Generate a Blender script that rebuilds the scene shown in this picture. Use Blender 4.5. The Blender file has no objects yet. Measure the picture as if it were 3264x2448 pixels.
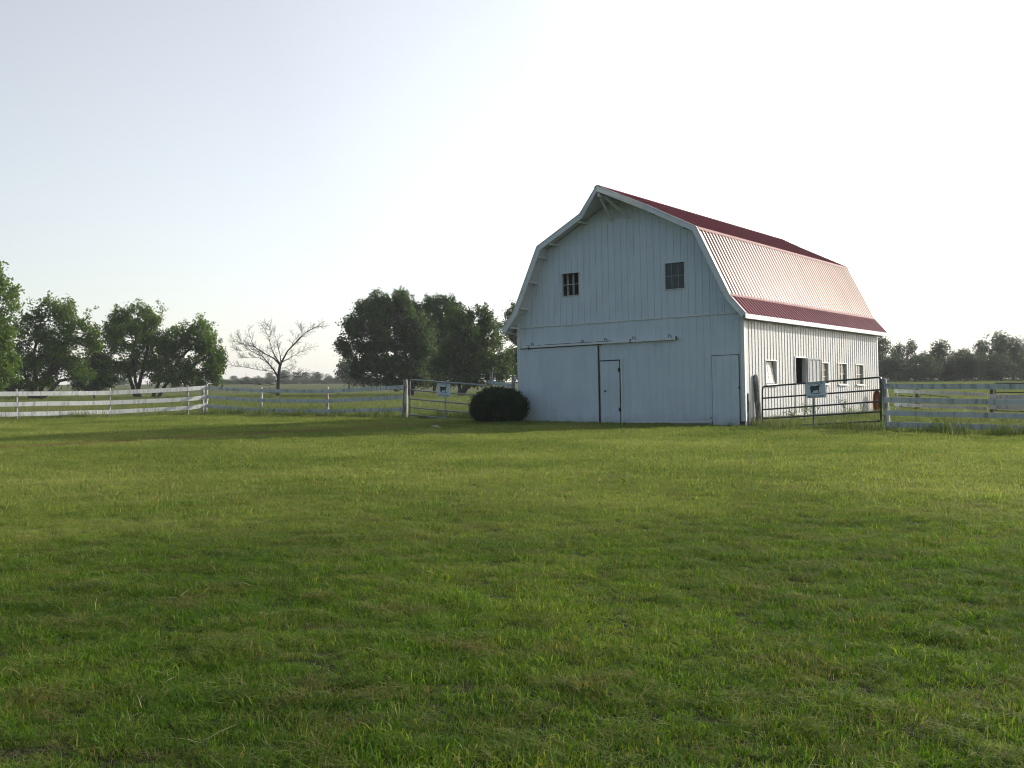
import bpy, bmesh, math, random
import numpy as np
from mathutils import Vector, Matrix, Euler, noise
R = math.radians
random.seed(7)
rng = np.random.default_rng(7)
SC = bpy.context.scene
COL = SC.collection

# ---------------------------------------------------------------- camera
F = 3345.7                      # focal length in photo pixels (3264 wide)
EYE = 1.55
cam_d = bpy.data.cameras.new('camera')
cam_d.sensor_width = 36
cam_d.lens = F / 3264 * 36
cam_d.clip_start = 0.05
cam_d.clip_end = 6000
cam = bpy.data.objects.new('camera', cam_d)
COL.objects.link(cam)
cam.matrix_world = Matrix.Translation((0, 0, EYE)) @ Matrix.Rotation(math.pi/2 - 7/F, 4, 'X') @ Matrix.Rotation(-.0065, 4, 'Z')
SC.camera = cam

# ---------------------------------------------------------------- world, sun, exposure
SUN_AZ, SUN_EL = R(63.3), R(22.0)       # azimuth from +Y towards +X
SKY = .062
# share of the way from opposite the sun (0) to the sun (1): radiance of the veil / 2
VEIL = [(0.0, (.002, .006, .012)), (.33, (.03, .045, .065)), (.42, (.080, .098, .112)), (.47, (.162, .172, .170)), (.51, (.204, .204, .197)), (.57, (.236, .231, .223)), (.66, (.280, .276, .270)), (.76, (.38, .38, .375)), (.88, (.66, .65, .64)), (.95, (1.1, 1.07, 1.02)), (1.0, (3.2, 3.0, 2.75))]
w = bpy.data.worlds.new('World')
SC.world = w
w.use_nodes = True
nt = w.node_tree
bg = nt.nodes['Background']
sky = nt.nodes.new('ShaderNodeTexSky')
sky.sky_type = 'NISHITA'
sky.sun_disc = False
sky.sun_elevation = SUN_EL
sky.sun_rotation = SUN_AZ
sky.altitude = 100
sky.air_density = 1.0
sky.dust_density = 1.0
sky.ozone_density = 1.2
# hazy summer air: white veil in the sky, brightest round the sun and thinner overhead
tc = nt.nodes.new('ShaderNodeTexCoord')
dp_ = nt.nodes.new('ShaderNodeVectorMath'); dp_.operation = 'DOT_PRODUCT'
nt.links.new(tc.outputs['Generated'], dp_.inputs[0])
dp_.inputs[1].default_value = (math.sin(SUN_AZ)*math.cos(SUN_EL), math.cos(SUN_AZ)*math.cos(SUN_EL), math.sin(SUN_EL))
mr_ = nt.nodes.new('ShaderNodeMapRange')
mr_.inputs[1].default_value = -1; mr_.inputs[2].default_value = 1
nt.links.new(dp_.outputs['Value'], mr_.inputs[0])
cr = nt.nodes.new('ShaderNodeValToRGB')
nt.links.new(mr_.outputs[0], cr.inputs[0])
for p_, v_ in VEIL:
    e_ = cr.color_ramp.elements.new(p_); e_.color = (v_[0], v_[1], v_[2], 1)
cr.color_ramp.elements.remove(cr.color_ramp.elements[0]); cr.color_ramp.elements.remove(cr.color_ramp.elements[-1])
sz = nt.nodes.new('ShaderNodeSeparateXYZ'); nt.links.new(tc.outputs['Generated'], sz.inputs[0])
me_ = nt.nodes.new('ShaderNodeMapRange'); me_.interpolation_type = 'SMOOTHSTEP'
me_.inputs[1].default_value = 0.0; me_.inputs[2].default_value = .8; me_.inputs[3].default_value = 1; me_.inputs[4].default_value = .35
nt.links.new(sz.outputs[2], me_.inputs[0])
mm_ = nt.nodes.new('ShaderNodeVectorMath'); mm_.operation = 'SCALE'
nt.links.new(cr.outputs[0], mm_.inputs[0]); nt.links.new(me_.outputs[0], mm_.inputs['Scale'])
sc_ = nt.nodes.new('ShaderNodeVectorMath'); sc_.operation = 'SCALE'; sc_.inputs['Scale'].default_value = 2.0/SKY
nt.links.new(mm_.outputs[0], sc_.inputs[0])
ad_ = nt.nodes.new('ShaderNodeVectorMath'); ad_.operation = 'ADD'
nt.links.new(sky.outputs[0], ad_.inputs[0]); nt.links.new(sc_.outputs[0], ad_.inputs[1])
nt.links.new(ad_.outputs[0], bg.inputs[0])
bg.inputs[1].default_value = SKY
sd = bpy.data.lights.new('sun', 'SUN')
sd.energy = 3.7
sd.angle = R(0.8)
sd.color = (1, .92, .80)
sun = bpy.data.objects.new('sun', sd)
COL.objects.link(sun)
SDIR = Vector((math.sin(SUN_AZ)*math.cos(SUN_EL), math.cos(SUN_AZ)*math.cos(SUN_EL), math.sin(SUN_EL)))
sun.rotation_euler = SDIR.to_track_quat('Z', 'Y').to_euler()
SC.view_settings.view_transform = 'Standard'
SC.view_settings.look = 'None'
SC.view_settings.exposure = 0.4
SC.view_settings.gamma = 1
SC.cycles.volume_bounces = 1
SC.cycles.pixel_filter_type = 'BLACKMAN_HARRIS'
SC.cycles.filter_width = 1.1
SC.cycles.transparent_max_bounces = 12

# ---------------------------------------------------------------- helpers
def at(px, py, Y):
    """world point at depth Y seen at photo pixel (px, py): used only to survey positions"""
    a, b = px-1632, 1224-py
    c, s = math.cos(.0065), math.sin(.0065)
    u, v = a*c+b*s, -a*s+b*c
    p = 7/F
    dx, dy, dz = u/F, math.cos(p)+v/F*math.sin(p), v/F*math.cos(p)-math.sin(p)
    return Vector((dx*Y/dy, Y, EYE+dz*Y/dy))

def sstep(a, b, x):
    t = min(1, max(0, (x-a)/(b-a)))
    return t*t*(3-2*t)

def hz(x, y):
    """gentle rise of the pasture far beyond the fences"""
    k = sstep(0.0, 0.35, x/max(y, 1))
    a = 150*(1-k)+62*k
    b = 420*(1-k)+190*k
    return 1.33*sstep(a, b, y)

def tag(o, label=None, cat=None, group=None, kind=None):
    if label: o['label'] = label
    if cat: o['category'] = cat
    if group: o['group'] = group
    if kind: o['kind'] = kind
    return o

def empty(name, loc=(0, 0, 0), rot=(0, 0, 0)):
    o = bpy.data.objects.new(name, None)
    o.empty_display_size = .3
    o.location = loc
    o.rotation_euler = rot
    COL.objects.link(o)
    return o

class MB:
    def __init__(s):
        s.v = []; s.f = []
    def add(s, vs, fs):
        n = len(s.v)
        s.v += [tuple(p) for p in vs]
        s.f += [tuple(i+n for i in f) for f in fs]
        return s
    def box(s, a, b):
        x0, y0, z0 = a; x1, y1, z1 = b
        return s.add([(x0,y0,z0),(x1,y0,z0),(x1,y1,z0),(x0,y1,z0),(x0,y0,z1),(x1,y0,z1),(x1,y1,z1),(x0,y1,z1)],
                     [(0,3,2,1),(4,5,6,7),(0,1,5,4),(1,2,6,5),(2,3,7,6),(3,0,4,7)])
    def hexa(s, p):
        """eight corners: four, then the four facing them"""
        return s.add(p, [(0,3,2,1),(4,5,6,7),(0,1,5,4),(1,2,6,5),(2,3,7,6),(3,0,4,7)])
    def bar(s, p, q, wd, ht, up=(0, 0, 1)):
        p, q = Vector(p), Vector(q)
        d = (q-p).normalized()
        sv = d.cross(Vector(up)).normalized()*wd/2
        u = sv.cross(d).normalized()*ht/2
        return s.hexa([p-sv-u, p+sv-u, q+sv-u, q-sv-u, p-sv+u, p+sv+u, q+sv+u, q-sv+u])
    def tube(s, pts, rad, n=8, cap=True):
        pts = [Vector(p) for p in pts]
        if not isinstance(rad, (list, tuple)): rad = [rad]*len(pts)
        base = len(s.v)
        prev = None
        for i, p in enumerate(pts):
            d = (pts[min(i+1, len(pts)-1)]-pts[max(i-1, 0)])
            d = d.normalized() if d.length > 1e-9 else Vector((0, 0, 1))
            if prev is None:
                a = d.cross(Vector((0, 0, 1)))
                if a.length < .1: a = d.cross(Vector((1, 0, 0)))
            else:
                a = prev-d*prev.dot(d)
            a.normalize(); prev = a
            b = d.cross(a)
            for k in range(n):
                t = 2*math.pi*k/n
                s.v.append(tuple(p+(a*math.cos(t)+b*math.sin(t))*rad[i]))
        for i in range(len(pts)-1):
            for k in range(n):
                k2 = (k+1) % n
                s.f.append((base+i*n+k, base+i*n+k2, base+(i+1)*n+k2, base+(i+1)*n+k))
        if cap:
            s.f.append(tuple(base+k for k in range(n))[::-1])
            s.f.append(tuple(base+(len(pts)-1)*n+k for k in range(n)))
        return s
    def build(s, name, mat, parent=None, smooth=False, bevel=0):
        me = bpy.data.meshes.new(name)
        me.from_pydata(s.v, [], s.f)
        me.materials.append(mat)
        if smooth:
            me.polygons.foreach_set('use_smooth', [True]*len(me.polygons))
        me.update()
        o = bpy.data.objects.new(name, me)
        COL.objects.link(o)
        if parent: o.parent = parent
        if bevel:
            m = o.modifiers.new('bevel', 'BEVEL')
            m.width = bevel; m.segments = 2; m.limit_method = 'ANGLE'
        return o

# ---------------------------------------------------------------- materials
def nodes(name):
    m = bpy.data.materials.new(name)
    m.use_nodes = True
    t = m.node_tree
    return m, t, t.nodes['Principled BSDF']

def N(t, typ, **kw):
    n = t.nodes.new(typ)
    for k, v in kw.items(): setattr(n, k, v)
    return n

def ramp(t, fac, stops):
    r = t.nodes.new('ShaderNodeValToRGB')
    while len(r.color_ramp.elements) < len(stops): r.color_ramp.elements.new(.5)
    for e, (p, c) in zip(r.color_ramp.elements, stops):
        e.position = p
        e.color = (*c, 1) if len(c) == 3 else c
    t.links.new(fac, r.inputs[0])
    return r.outputs[0]

def noise_tex(t, scale, detail=3, vec=None, stretch=None, rough=.55):
    n = t.nodes.new('ShaderNodeTexNoise')
    n.inputs['Scale'].default_value = scale
    n.inputs['Detail'].default_value = detail
    n.inputs['Roughness'].default_value = rough
    if vec is None: vec = t.nodes.new('ShaderNodeNewGeometry').outputs['Position']
    if stretch:
        mp = t.nodes.new('ShaderNodeMapping')
        mp.inputs['Scale'].default_value = stretch
        t.links.new(vec, mp.inputs[0]); vec = mp.outputs[0]
    t.links.new(vec, n.inputs['Vector'])
    return n.outputs['Fac']

def mixc(t, fac, a, b):
    n = t.nodes.new('ShaderNodeMix'); n.data_type = 'RGBA'
    for sock, val in ((n.inputs[0], fac), (n.inputs[6], a), (n.inputs[7], b)):
        if isinstance(val, bpy.types.NodeSocket): t.links.new(val, sock)
        elif isinstance(val, (int, float)): sock.default_value = val
        else: sock.default_value = (*val, 1)
    return n.outputs[2]

def math_n(t, op, a, b=None):
    n = t.nodes.new('ShaderNodeMath'); n.operation = op
    for i, v in enumerate((a, b)):
        if v is None: continue
        if isinstance(v, bpy.types.NodeSocket): t.links.new(v, n.inputs[i])
        else: n.inputs[i].default_value = v
    return n.outputs[0]

def bump(t, p, fac, strength=.3, dist=.02):
    b = t.nodes.new('ShaderNodeBump')
    b.inputs['Strength'].default_value = strength
    b.inputs['Distance'].default_value = dist
    t.links.new(fac, b.inputs['Height'])
    t.links.new(b.outputs[0], p.inputs['Normal'])

def paint(name, col, dirt_and_dark, amount=.5, streak=(6, 6, .8), rough=.6, coord='Object', scale=1.0, lo=.52, hi=.75, fine=.12, splash=False):
    m, t, p = nodes(name)
    vec = t.nodes.new('ShaderNodeTexCoord').outputs[coord]
    a = noise_tex(t, scale, 5, vec, streak, .7)
    b = noise_tex(t, 1.1, 4, vec)
    k = ramp(t, a, [(lo, (0, 0, 0)), (hi, (1, 1, 1))])
    k = math_n(t, 'MULTIPLY', k, amount)
    c1 = mixc(t, ramp(t, b, [(.3, (0,)*3), (.7, (1,)*3)]), col, tuple(x*(1-fine) for x in col))
    c = mixc(t, k, c1, dirt_and_dark)
    if splash:      # mud and algae splashed on the lowest half metre
        sz = t.nodes.new('ShaderNodeSeparateXYZ'); t.links.new(vec, sz.inputs[0])
        g = ramp(t, math_n(t, 'ADD', sz.outputs[2], math_n(t, 'MULTIPLY', noise_tex(t, 3, 5, vec), .6)), [(.25, (1,)*3), (.75, (0,)*3)])
        c = mixc(t, math_n(t, 'MULTIPLY', g, .45), c, (.16, .16, .11))
    t.links.new(c, p.inputs['Base Color'])
    p.inputs['Roughness'].default_value = rough
    bump(t, p, noise_tex(t, 25, 3, vec), .15, .01)
    return m

def simple(name, col, rough=.6, metal=0, var=.2, scale=4, bmp=.1):
    m, t, p = nodes(name)
    vec = t.nodes.new('ShaderNodeTexCoord').outputs['Object']
    a = noise_tex(t, scale, 5, vec)
    c = mixc(t, a, tuple(x*(1-var) for x in col), tuple(min(1, x*(1+var)) for x in col))
    t.links.new(c, p.inputs['Base Color'])
    p.inputs['Roughness'].default_value = rough
    p.inputs['Metallic'].default_value = metal
    if bmp: bump(t, p, noise_tex(t, scale*6, 3, vec), bmp, .01)
    return m

M = {}
M['wall'] = paint('white_siding_blue_shade', (.635, .71, .765), (.38, .40, .38), .35, (5, 5, .5), .55, fine=.1, splash=True)  # white paint tinted blue to carry the front's skylit shade
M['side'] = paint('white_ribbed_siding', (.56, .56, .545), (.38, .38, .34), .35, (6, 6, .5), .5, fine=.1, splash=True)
M['trim'] = paint('white_trim', (.72, .74, .73), (.4, .4, .36), .4, (3, 3, 3), .5, fine=.08)
M['soffit'] = paint('soffit_white', (.6, .62, .6), (.3, .28, .24), .5, (2, 2, 2), .7)
M['fence'] = paint('weathered_white_board', (.60, .62, .61), (.16, .165, .13), .85, (7, 7, 1.3), .75, lo=.5, hi=.68, fine=.2)
M['fencepost'] = paint('peeling_white_post', (.50, .49, .46), (.15, .125, .10), .9, (9, 9, 2.5), .85, lo=.42, hi=.6, fine=.25)
M['oldpost'] = paint('grey_weathered_post', (.30, .31, .30), (.07, .065, .06), .95, (10, 10, 3), .9, lo=.4, hi=.58, fine=.3)
M['darkwood'] = simple('brown_post_wood', (.09, .065, .05), .9, 0, .4, 6)
M['gate_dark'] = simple('dark_green_steel_pipe', (.055, .068, .07), .45, .3, .25, 5)
M['gate_grey'] = simple('galvanised_pipe', (.30, .32, .33), .45, .3, .25, 5)
M['rust'] = simple('rusty_pipe', (.06, .05, .04), .7, .2, .4, 5)
M['sign'] = simple('pale_sign_enamel', (.66, .72, .76), .4, 0, .06, 3, 0)
M['ink'] = simple('dark_sign_ink', (.035, .045, .055), .5, 0, .1, 3, 0)
M['inkgrey'] = simple('grey_sign_ink', (.16, .19, .21), .5, 0, .1, 3, 0)
M['black'] = simple('black_iron', (.02, .022, .025), .6, 0, .2, 5)
M['concrete'] = simple('foundation_concrete', (.30, .28, .25), .9, 0, .35, 3, .5)
M['interior'] = simple('interior_wood', (.16, .12, .085), .9, 0, .4, 3)
M['plank'] = simple('grey_planks', (.33, .33, .32), .9, 0, .3, 4)
M['orange'] = simple('orange_brown_plastic', (.52, .21, .06), .5, 0, .2, 2)
M['rim'] = simple('yellowish_rim', (.62, .50, .26), .5, 0, .15, 3)
M['stone'] = simple('pale_stone', (.30, .31, .25), .9, 0, .25, 8, .6)
M['dirt_and_dark'] = simple('dark_ground', (.035, .03, .022), .95, 0, .4, 2, .5)
M['bark'] = simple('bark', (.055, .043, .036), .95, 0, .4, 4, .6)
M['bark_light'] = simple('dead_grey_bark', (.045, .037, .033), .95, 0, .3, 4, .5)

def roof_mat(name, col, rough, spec, metal=0, coat=1):
    m, t, p = nodes(name)
    vec = t.nodes.new('ShaderNodeTexCoord').outputs['Object']
    a = noise_tex(t, 1, 4, vec, (.6, 2.5, .6))
    t.links.new(mixc(t, a, tuple(x*.7 for x in col), tuple(x*1.28 for x in col)), p.inputs['Base Color'])
    b = noise_tex(t, 3, 4, vec)
    rr = t.nodes.new('ShaderNodeMapRange')
    t.links.new(b, rr.inputs[0])
    rr.inputs[3].default_value = rough-.05; rr.inputs[4].default_value = rough+.08
    t.links.new(rr.outputs[0], p.inputs['Roughness'])
    p.inputs['Specular IOR Level'].default_value = spec
    bump(t, p, noise_tex(t, 1.6, 3, vec, (.5, 1.4, .5)), .35, .05)
    p.inputs['Coat Weight'].default_value = coat
    p.inputs['Metallic'].default_value = metal
    p.inputs['Coat Roughness'].default_value = .3
    return m
M['roof'] = roof_mat('maroon_steel_glare', (.34, .215, .17), .36, .9, .5)  # steep slopes: glare painted in as a paler tan base
M['roof_dull'] = roof_mat('maroon_steel_dull', (.165, .030, .040), .7, .15, 0, 0)  # same steel on the upper slopes, deepened as out of the glare
M['roof_low'] = roof_mat('maroon_steel_mid', (.24, .045, .06), .5, .5, .1, .15)  # same steel on the flared slopes, tone between the other two
M['flash'] = roof_mat('pale_red_flashing', (.25, .10, .10), .65, .3, 0, 0)

def glass(name, col, rough=.12, var=.3):
    m, t, p = nodes(name)
    vec = t.nodes.new('ShaderNodeTexCoord').outputs['Object']
    a = noise_tex(t, 4, 4, vec, (1, 3, 1))
    t.links.new(mixc(t, a, tuple(x*(1-var) for x in col), tuple(x*(1+var) for x in col)), p.inputs['Base Color'])
    p.inputs['Roughness'].default_value = rough
    return m
M['glass_dark'] = glass('dusty_dark_glass', (.03, .035, .035))
M['screen'] = glass('grey_window_screen', (.060, .075, .085), .6)
M['glass_tan'] = glass('dusty_tan_glass', (.17, .15, .11), .25, .5)
M['glass_pale'] = glass('pale_glass', (.58, .55, .46), .3, .3)  # plain pale tone for the tilted sash panes

def foliage(name, dark, mid, lite, trans=.35, patch=.25, sheen=.5, k=1.0, yellow=None):
    """leaf or blade: colour varies per leaf (tone attribute), per plant and in patches over the ground"""
    m, t, p = nodes(name)
    tone = N(t, 'ShaderNodeAttribute', attribute_name='tone').outputs['Fac']
    oi = t.nodes.new('ShaderNodeObjectInfo').outputs['Random']
    nz = noise_tex(t, patch, 3)
    s = math_n(t, 'MULTIPLY', tone, .45)
    s = math_n(t, 'ADD', s, math_n(t, 'MULTIPLY', oi, .2))
    s = math_n(t, 'ADD', s, math_n(t, 'MULTIPLY', math_n(t, 'SUBTRACT', nz, .5), 1.1))
    s = math_n(t, 'ADD', s, .12)
    c = ramp(t, s, [(0.0, dark), (.45, mid), (.9, lite)])
    if yellow:
        n2 = noise_tex(t, 2.6, 5, None, (.6, 1, 1), .7)
        f = math_n(t, 'MULTIPLY', ramp(t, math_n(t, 'ADD', n2, math_n(t, 'MULTIPLY', tone, .35)), [(.74, (0,)*3), (.96, (1,)*3)]), .7)
        # mid-lawn yellower; the foreground's shade between blades is painted in as darker green
        py = t.nodes.new('ShaderNodeSeparateXYZ'); t.links.new(t.nodes.new('ShaderNodeNewGeometry').outputs['Position'], py.inputs[0])
        q = math_n(t, 'ADD', py.outputs[1], math_n(t, 'MULTIPLY', math_n(t, 'SUBTRACT', noise_tex(t, .35, 3, None, (.5, 1, 1)), .5), 16))
        far_lit = t.nodes.new('ShaderNodeMapRange'); far_lit.interpolation_type = 'SMOOTHSTEP'
        far_lit.inputs[1].default_value = 6.5; far_lit.inputs[2].default_value = 16
        t.links.new(q, far_lit.inputs[0])
        c = mixc(t, far_lit.outputs[0], c, ramp(t, s, [(0.0, (.045, .088, .016)), (.4, (.132, .178, .036)), (.9, (.32, .335, .105))]))
        c = mixc(t, f, c, yellow)
        # dry worn strip running to the pasture gate
        pos = t.nodes.new('ShaderNodeNewGeometry').outputs['Position']
        dt = t.nodes.new('ShaderNodeVectorMath'); dt.operation = 'DOT_PRODUCT'
        t.links.new(pos, dt.inputs[0]); dt.inputs[1].default_value = (-.80, .60, 0)
        off = math_n(t, 'ADD', math_n(t, 'SUBTRACT', dt.outputs['Value'], 25.35), math_n(t, 'MULTIPLY', math_n(t, 'SUBTRACT', noise_tex(t, .25, 2), .5), 1.6))
        dd = math_n(t, 'ABSOLUTE', off)
        sx = t.nodes.new('ShaderNodeSeparateXYZ'); t.links.new(pos, sx.inputs[0])
        g = math_n(t, 'MULTIPLY', ramp(t, dd, [(.22, (1,)*3), (.62, (0,)*3)]), math_n(t, 'LESS_THAN', sx.outputs[0], -2.5))
        c = mixc(t, math_n(t, 'MULTIPLY', g, .75), c, (.17, .115, .055))
    t.links.new(c, p.inputs['Base Color'])
    p.inputs['Roughness'].default_value = .55
    p.inputs['Specular IOR Level'].default_value = sheen
    tr = t.nodes.new('ShaderNodeBsdfTranslucent')
    hs = t.nodes.new('ShaderNodeHueSaturation')
    hs.inputs['Value'].default_value = 1.6*k; hs.inputs['Saturation'].default_value = 1.1
    t.links.new(c, hs.inputs['Color'])
    t.links.new(hs.outputs[0], tr.inputs[0])
    mx = t.nodes.new('ShaderNodeMixShader'); mx.inputs[0].default_value = trans
    t.links.new(p.outputs[0], mx.inputs[1]); t.links.new(tr.outputs[0], mx.inputs[2])
    t.links.new(mx.outputs[0], t.nodes['Material Output'].inputs[0])
    return m
M['grass'] = foliage('lawn_grass', (.016, .045, .007), (.064, .130, .014), (.25, .305, .052), .40, .22, .14, k=1.25, yellow=(.20, .135, .06))
M['pasture'] = foliage('pasture_grass', (.06, .095, .024), (.105, .14, .036), (.20, .19, .08), .38, .06, .3, k=1.1)
M['weed'] = foliage('tall_weeds', (.05, .09, .025), (.09, .13, .035), (.19, .18, .08), .4, .5, .3)
M['straw'] = simple('dry_straw', (.42, .33, .20), .7, 0, .35, 20, 0)
M['leaf'] = foliage('leaves', (.022, .045, .012), (.045, .078, .020), (.095, .135, .034), .4, .35, .35)
M['leaf_bright'] = foliage('bright_leaves', (.032, .070, .010), (.088, .150, .022), (.18, .235, .046), .48, .3, .4)
M['leaf_far'] = foliage('far_leaves', (.026, .048, .018), (.042, .066, .024), (.075, .092, .036), .3, .12, .3)
M['needle'] = foliage('evergreen_needles', (.010, .024, .010), (.024, .050, .017), (.065, .105, .035), .25, 2.0, .3)

def ground_mat():
    m, t, p = nodes('ground')
    a = noise_tex(t, .22, 4)
    b = noise_tex(t, 2.5, 5)
    c = noise_tex(t, 18, 4)
    c1 = ramp(t, a, [(.3, (.06, .09, .024)), (.5, (.095, .125, .035)), (.7, (.15, .15, .06))])
    c2 = ramp(t, b, [(.3, (.05, .07, .02)), (.7, (.16, .15, .06))])
    k = mixc(t, .45, c1, c2)
    k = mixc(t, math_n(t, 'MULTIPLY', c, .5), k, (.045, .045, .02))
    sy = t.nodes.new('ShaderNodeSeparateXYZ'); t.links.new(t.nodes.new('ShaderNodeNewGeometry').outputs['Position'], sy.inputs[0])
    near = math_n(t, 'LESS_THAN', sy.outputs[1], 54.0)
    k = mixc(t, near, k, ramp(t, b, [(.3, (.022, .028, .012)), (.7, (.055, .055, .024))]))    # thatch and soil under the mown lawn
    t.links.new(k, p.inputs['Base Color'])
    p.inputs['Roughness'].default_value = 1
    p.inputs['Specular IOR Level'].default_value = .1
    bump(t, p, math_n(t, 'ADD', b, c), .8, .12)
    return m
M['ground'] = ground_mat()

# ---------------------------------------------------------------- ground
def make_ground():
    ys = list(range(-60, 60, 20))+list(range(60, 460, 20))+[500, 600, 800, 1100, 1500]
    xs = [-1500, -1000, -600, -400]+list(range(-300, 301, 20))+[400, 600, 1000, 1500]
    v = [(x, y, hz(x, y)) for y in ys for x in xs]
    n = len(xs)
    f = [(j*n+i, j*n+i+1, (j+1)*n+i+1, (j+1)*n+i) for j in range(len(ys)-1) for i in range(n-1)]
    mb = MB().add(v, f)
    tag(mb.build('ground', M['ground'], smooth=True), kind='structure')
make_ground()

# ---------------------------------------------------------------- barn
barn = empty('barn', (7.8672, 35.3457, 0), (-.0085, -.0221, -.6361))
tag(barn, 'white gambrel barn with maroon ribbed metal roof and hay hood', 'barn')
W, L = 9.41, 14.29
O1, O2, H1, H2 = .55, .35, 1.55, 1.03
PR = [(.31, 3.74), (-.25, 4.39), (-1.42, 6.81), (-4.705, 8.50)]       # roof line, right half
PL = [(-W-x, z) for x, z in PR]
HF = .41                                                               # share of the upper slope the hood takes
def prof(x, off=0):
    x = -x if x < -W/2 else x+W      # mirror to right half measured from left
    xr = -(-x) if False else None
    return None
def roofz(x):
    if x < -W/2: x = -W-x
    for (x0, z0), (x1, z1) in zip(PR, PR[1:]):
        if x1 <= x <= x0: return z0+(z1-z0)*(x-x0)/(x1-x0)
    return PR[0][1]

def sheet(mb, ax, brk, zlo, zhi, holes, t=.10, flip=1, rib=(.269, .022, .010), ribs=True, base=0.0, groove=0):
    """thin wall in the plane y=base (ax=0) or x=base (ax=1) with openings, reveals and ribs"""
    P = (lambda u, z, o: (u, base+o, z)) if ax == 0 else (lambda u, z, o: (base-o, u, z))
    cuts = sorted(set(brk+[h[0] for h in holes]+[h[1] for h in holes]))
    cuts = [c for c in cuts if brk[0]-1e-6 <= c <= brk[-1]+1e-6] if brk[0] < brk[-1] else cuts
    gs = []
    if groove:
        u = max(brk)-rib[0]*.5
        while u > min(brk)+.05:
            gs.append(u); u -= rib[0]
        cuts = sorted(set(cuts+[u-groove/2 for u in gs]+[u+groove/2 for u in gs]))
    for a, b in zip(cuts, cuts[1:]):
        mid = (a+b)/2
        og = .03 if any(abs(mid-u) < groove/2 for u in gs) else 0
        hs = sorted([h for h in holes if h[0] <= mid <= h[1]], key=lambda h: h[2])
        segs = []; z0 = None
        for h in hs:
            segs.append((z0, h[2])); z0 = h[3]
        segs.append((z0, None))
        for s0, s1 in segs:
            za, zb = (zlo, zlo) if s0 is None else (s0, s0)
            zc, zd = (zhi(a+1e-4), zhi(b-1e-4)) if s1 is None else (s1, s1)
            mb.add([P(a, za, og), P(b, zb, og), P(b, zd, og), P(a, zc, og)], [(0, 1, 2, 3)])
            if og:
                mb.add([P(a, za, 0), P(a, za, og), P(a, zc, og), P(a, zc, 0)], [(0, 1, 2, 3)])
                mb.add([P(b, zb, 0), P(b, zb, og), P(b, zd, og), P(b, zd, 0)], [(0, 1, 2, 3)])
            mb.add([P(a, za, flip*t), P(b, zb, flip*t), P(b, zd, flip*t), P(a, zc, flip*t)], [(3, 2, 1, 0)])
    for a, b, c, d in holes:
        T = flip*t
        mb.add([P(a,c,0),P(b,c,0),P(b,d,0),P(a,d,0),P(a,c,T),P(b,c,T),P(b,d,T),P(a,d,T)],
               [(0,1,5,4),(1,2,6,5),(2,3,7,6),(3,0,4,7)])
    if ribs:
        sp, wd, ht = rib
        u = min(brk)+sp/2
        while u < max(brk)-.02:
            hs = sorted([h for h in holes if h[0]-.02 <= u <= h[1]+.02], key=lambda h: h[2])
            z0 = zlo
            for h in hs+[None]:
                z1 = zhi(u)-.01 if h is None else h[2]-.03
                if z1 > z0+.05:
                    s = -flip
                    q = [P(u-wd, z0, 0), P(u+wd, z0, 0), P(u+wd*.5, z0, s*ht), P(u-wd*.5, z0, s*ht)]
                    r = [P(u-wd, z1, 0), P(u+wd, z1, 0), P(u+wd*.5, z1, s*ht), P(u-wd*.5, z1, s*ht)]
                    mb.add(q+r, [(0,1,5,4),(1,2,6,5),(2,3,7,6),(3,0,4,7),(0,3,2,1),(4,5,6,7)])
                if h is not None: z0 = h[3]+.03
            u += sp

FW = [(-7.30, -6.52, 4.94, 5.78), (-2.91, -2.15, 4.84, 5.76)]
brk = [-W, -W+.25, -W+1.42, -W/2, -1.42, -.25, 0]
brk = [-W, -W+1.42, -W/2, -1.42, 0]
SEAM, HIGH = 3.85, 7.50
zt = lambda x: roofz(x)-.07
# lower part of the front gable with the walk door opening left closed, upper part set 15 mm proud
mb = MB()
sheet(mb, 0, [-W, 0], .17, lambda x: SEAM+.02, [], rib=(.269, .013, .007), ribs=False, groove=.005)
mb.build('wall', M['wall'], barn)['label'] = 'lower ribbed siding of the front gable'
mb = MB()
b2 = [-W, -W+.25, -W+1.42, -W/2, -1.42, -.25, 0]
sheet(mb, 0, b2, SEAM, zt, FW, t=.10, rib=(.269, .013, .008), base=-.016, ribs=False, groove=.010)
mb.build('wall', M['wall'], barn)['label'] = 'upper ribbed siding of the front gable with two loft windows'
mb = MB()
mb.box((-W+.05, -.036, SEAM-.01), (-.2, -.017, SEAM+.014))
for i in range(26):
    x = -W+.2+i*.35
    if i % 5 != 3: mb.box((x, -.041, SEAM-.02), (x+.3, -.024, SEAM-.004))
mb.build('seam_strip', M['trim'], barn)
mb = MB()
xh = (8.5-.07-HIGH)/(1.69/3.285)
mb.box((-W/2-xh+.15, -.034, HIGH-.012), (-W/2+xh-.15, -.017, HIGH+.012))
mb.build('seam_strip', M['trim'], barn)
# back gable and far side
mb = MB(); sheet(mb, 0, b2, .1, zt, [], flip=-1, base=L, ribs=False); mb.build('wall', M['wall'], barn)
mb = MB(); sheet(mb, 1, [0, L], .1, lambda u: 4.0, [], flip=-1, base=-W, rib=(.265, .022, .014)); mb.build('wall', M['side'], barn)
# lit long side
SW = [(1.75, 2.71, 1.44, 2.25), (4.50, 5.52, .36, 2.42), (6.95, 7.96, 1.47, 2.27), (9.10, 10.13, 1.46, 2.28), (11.30, 12.24, 1.46, 2.27)]
mb = MB(); sheet(mb, 1, [0, L], .28, lambda u: 4.0, SW, t=.12, rib=(.2646, .026, .020)); mb.build('wall', M['side'], barn)['label'] = 'sunlit ribbed long wall with a row of small windows'
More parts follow.
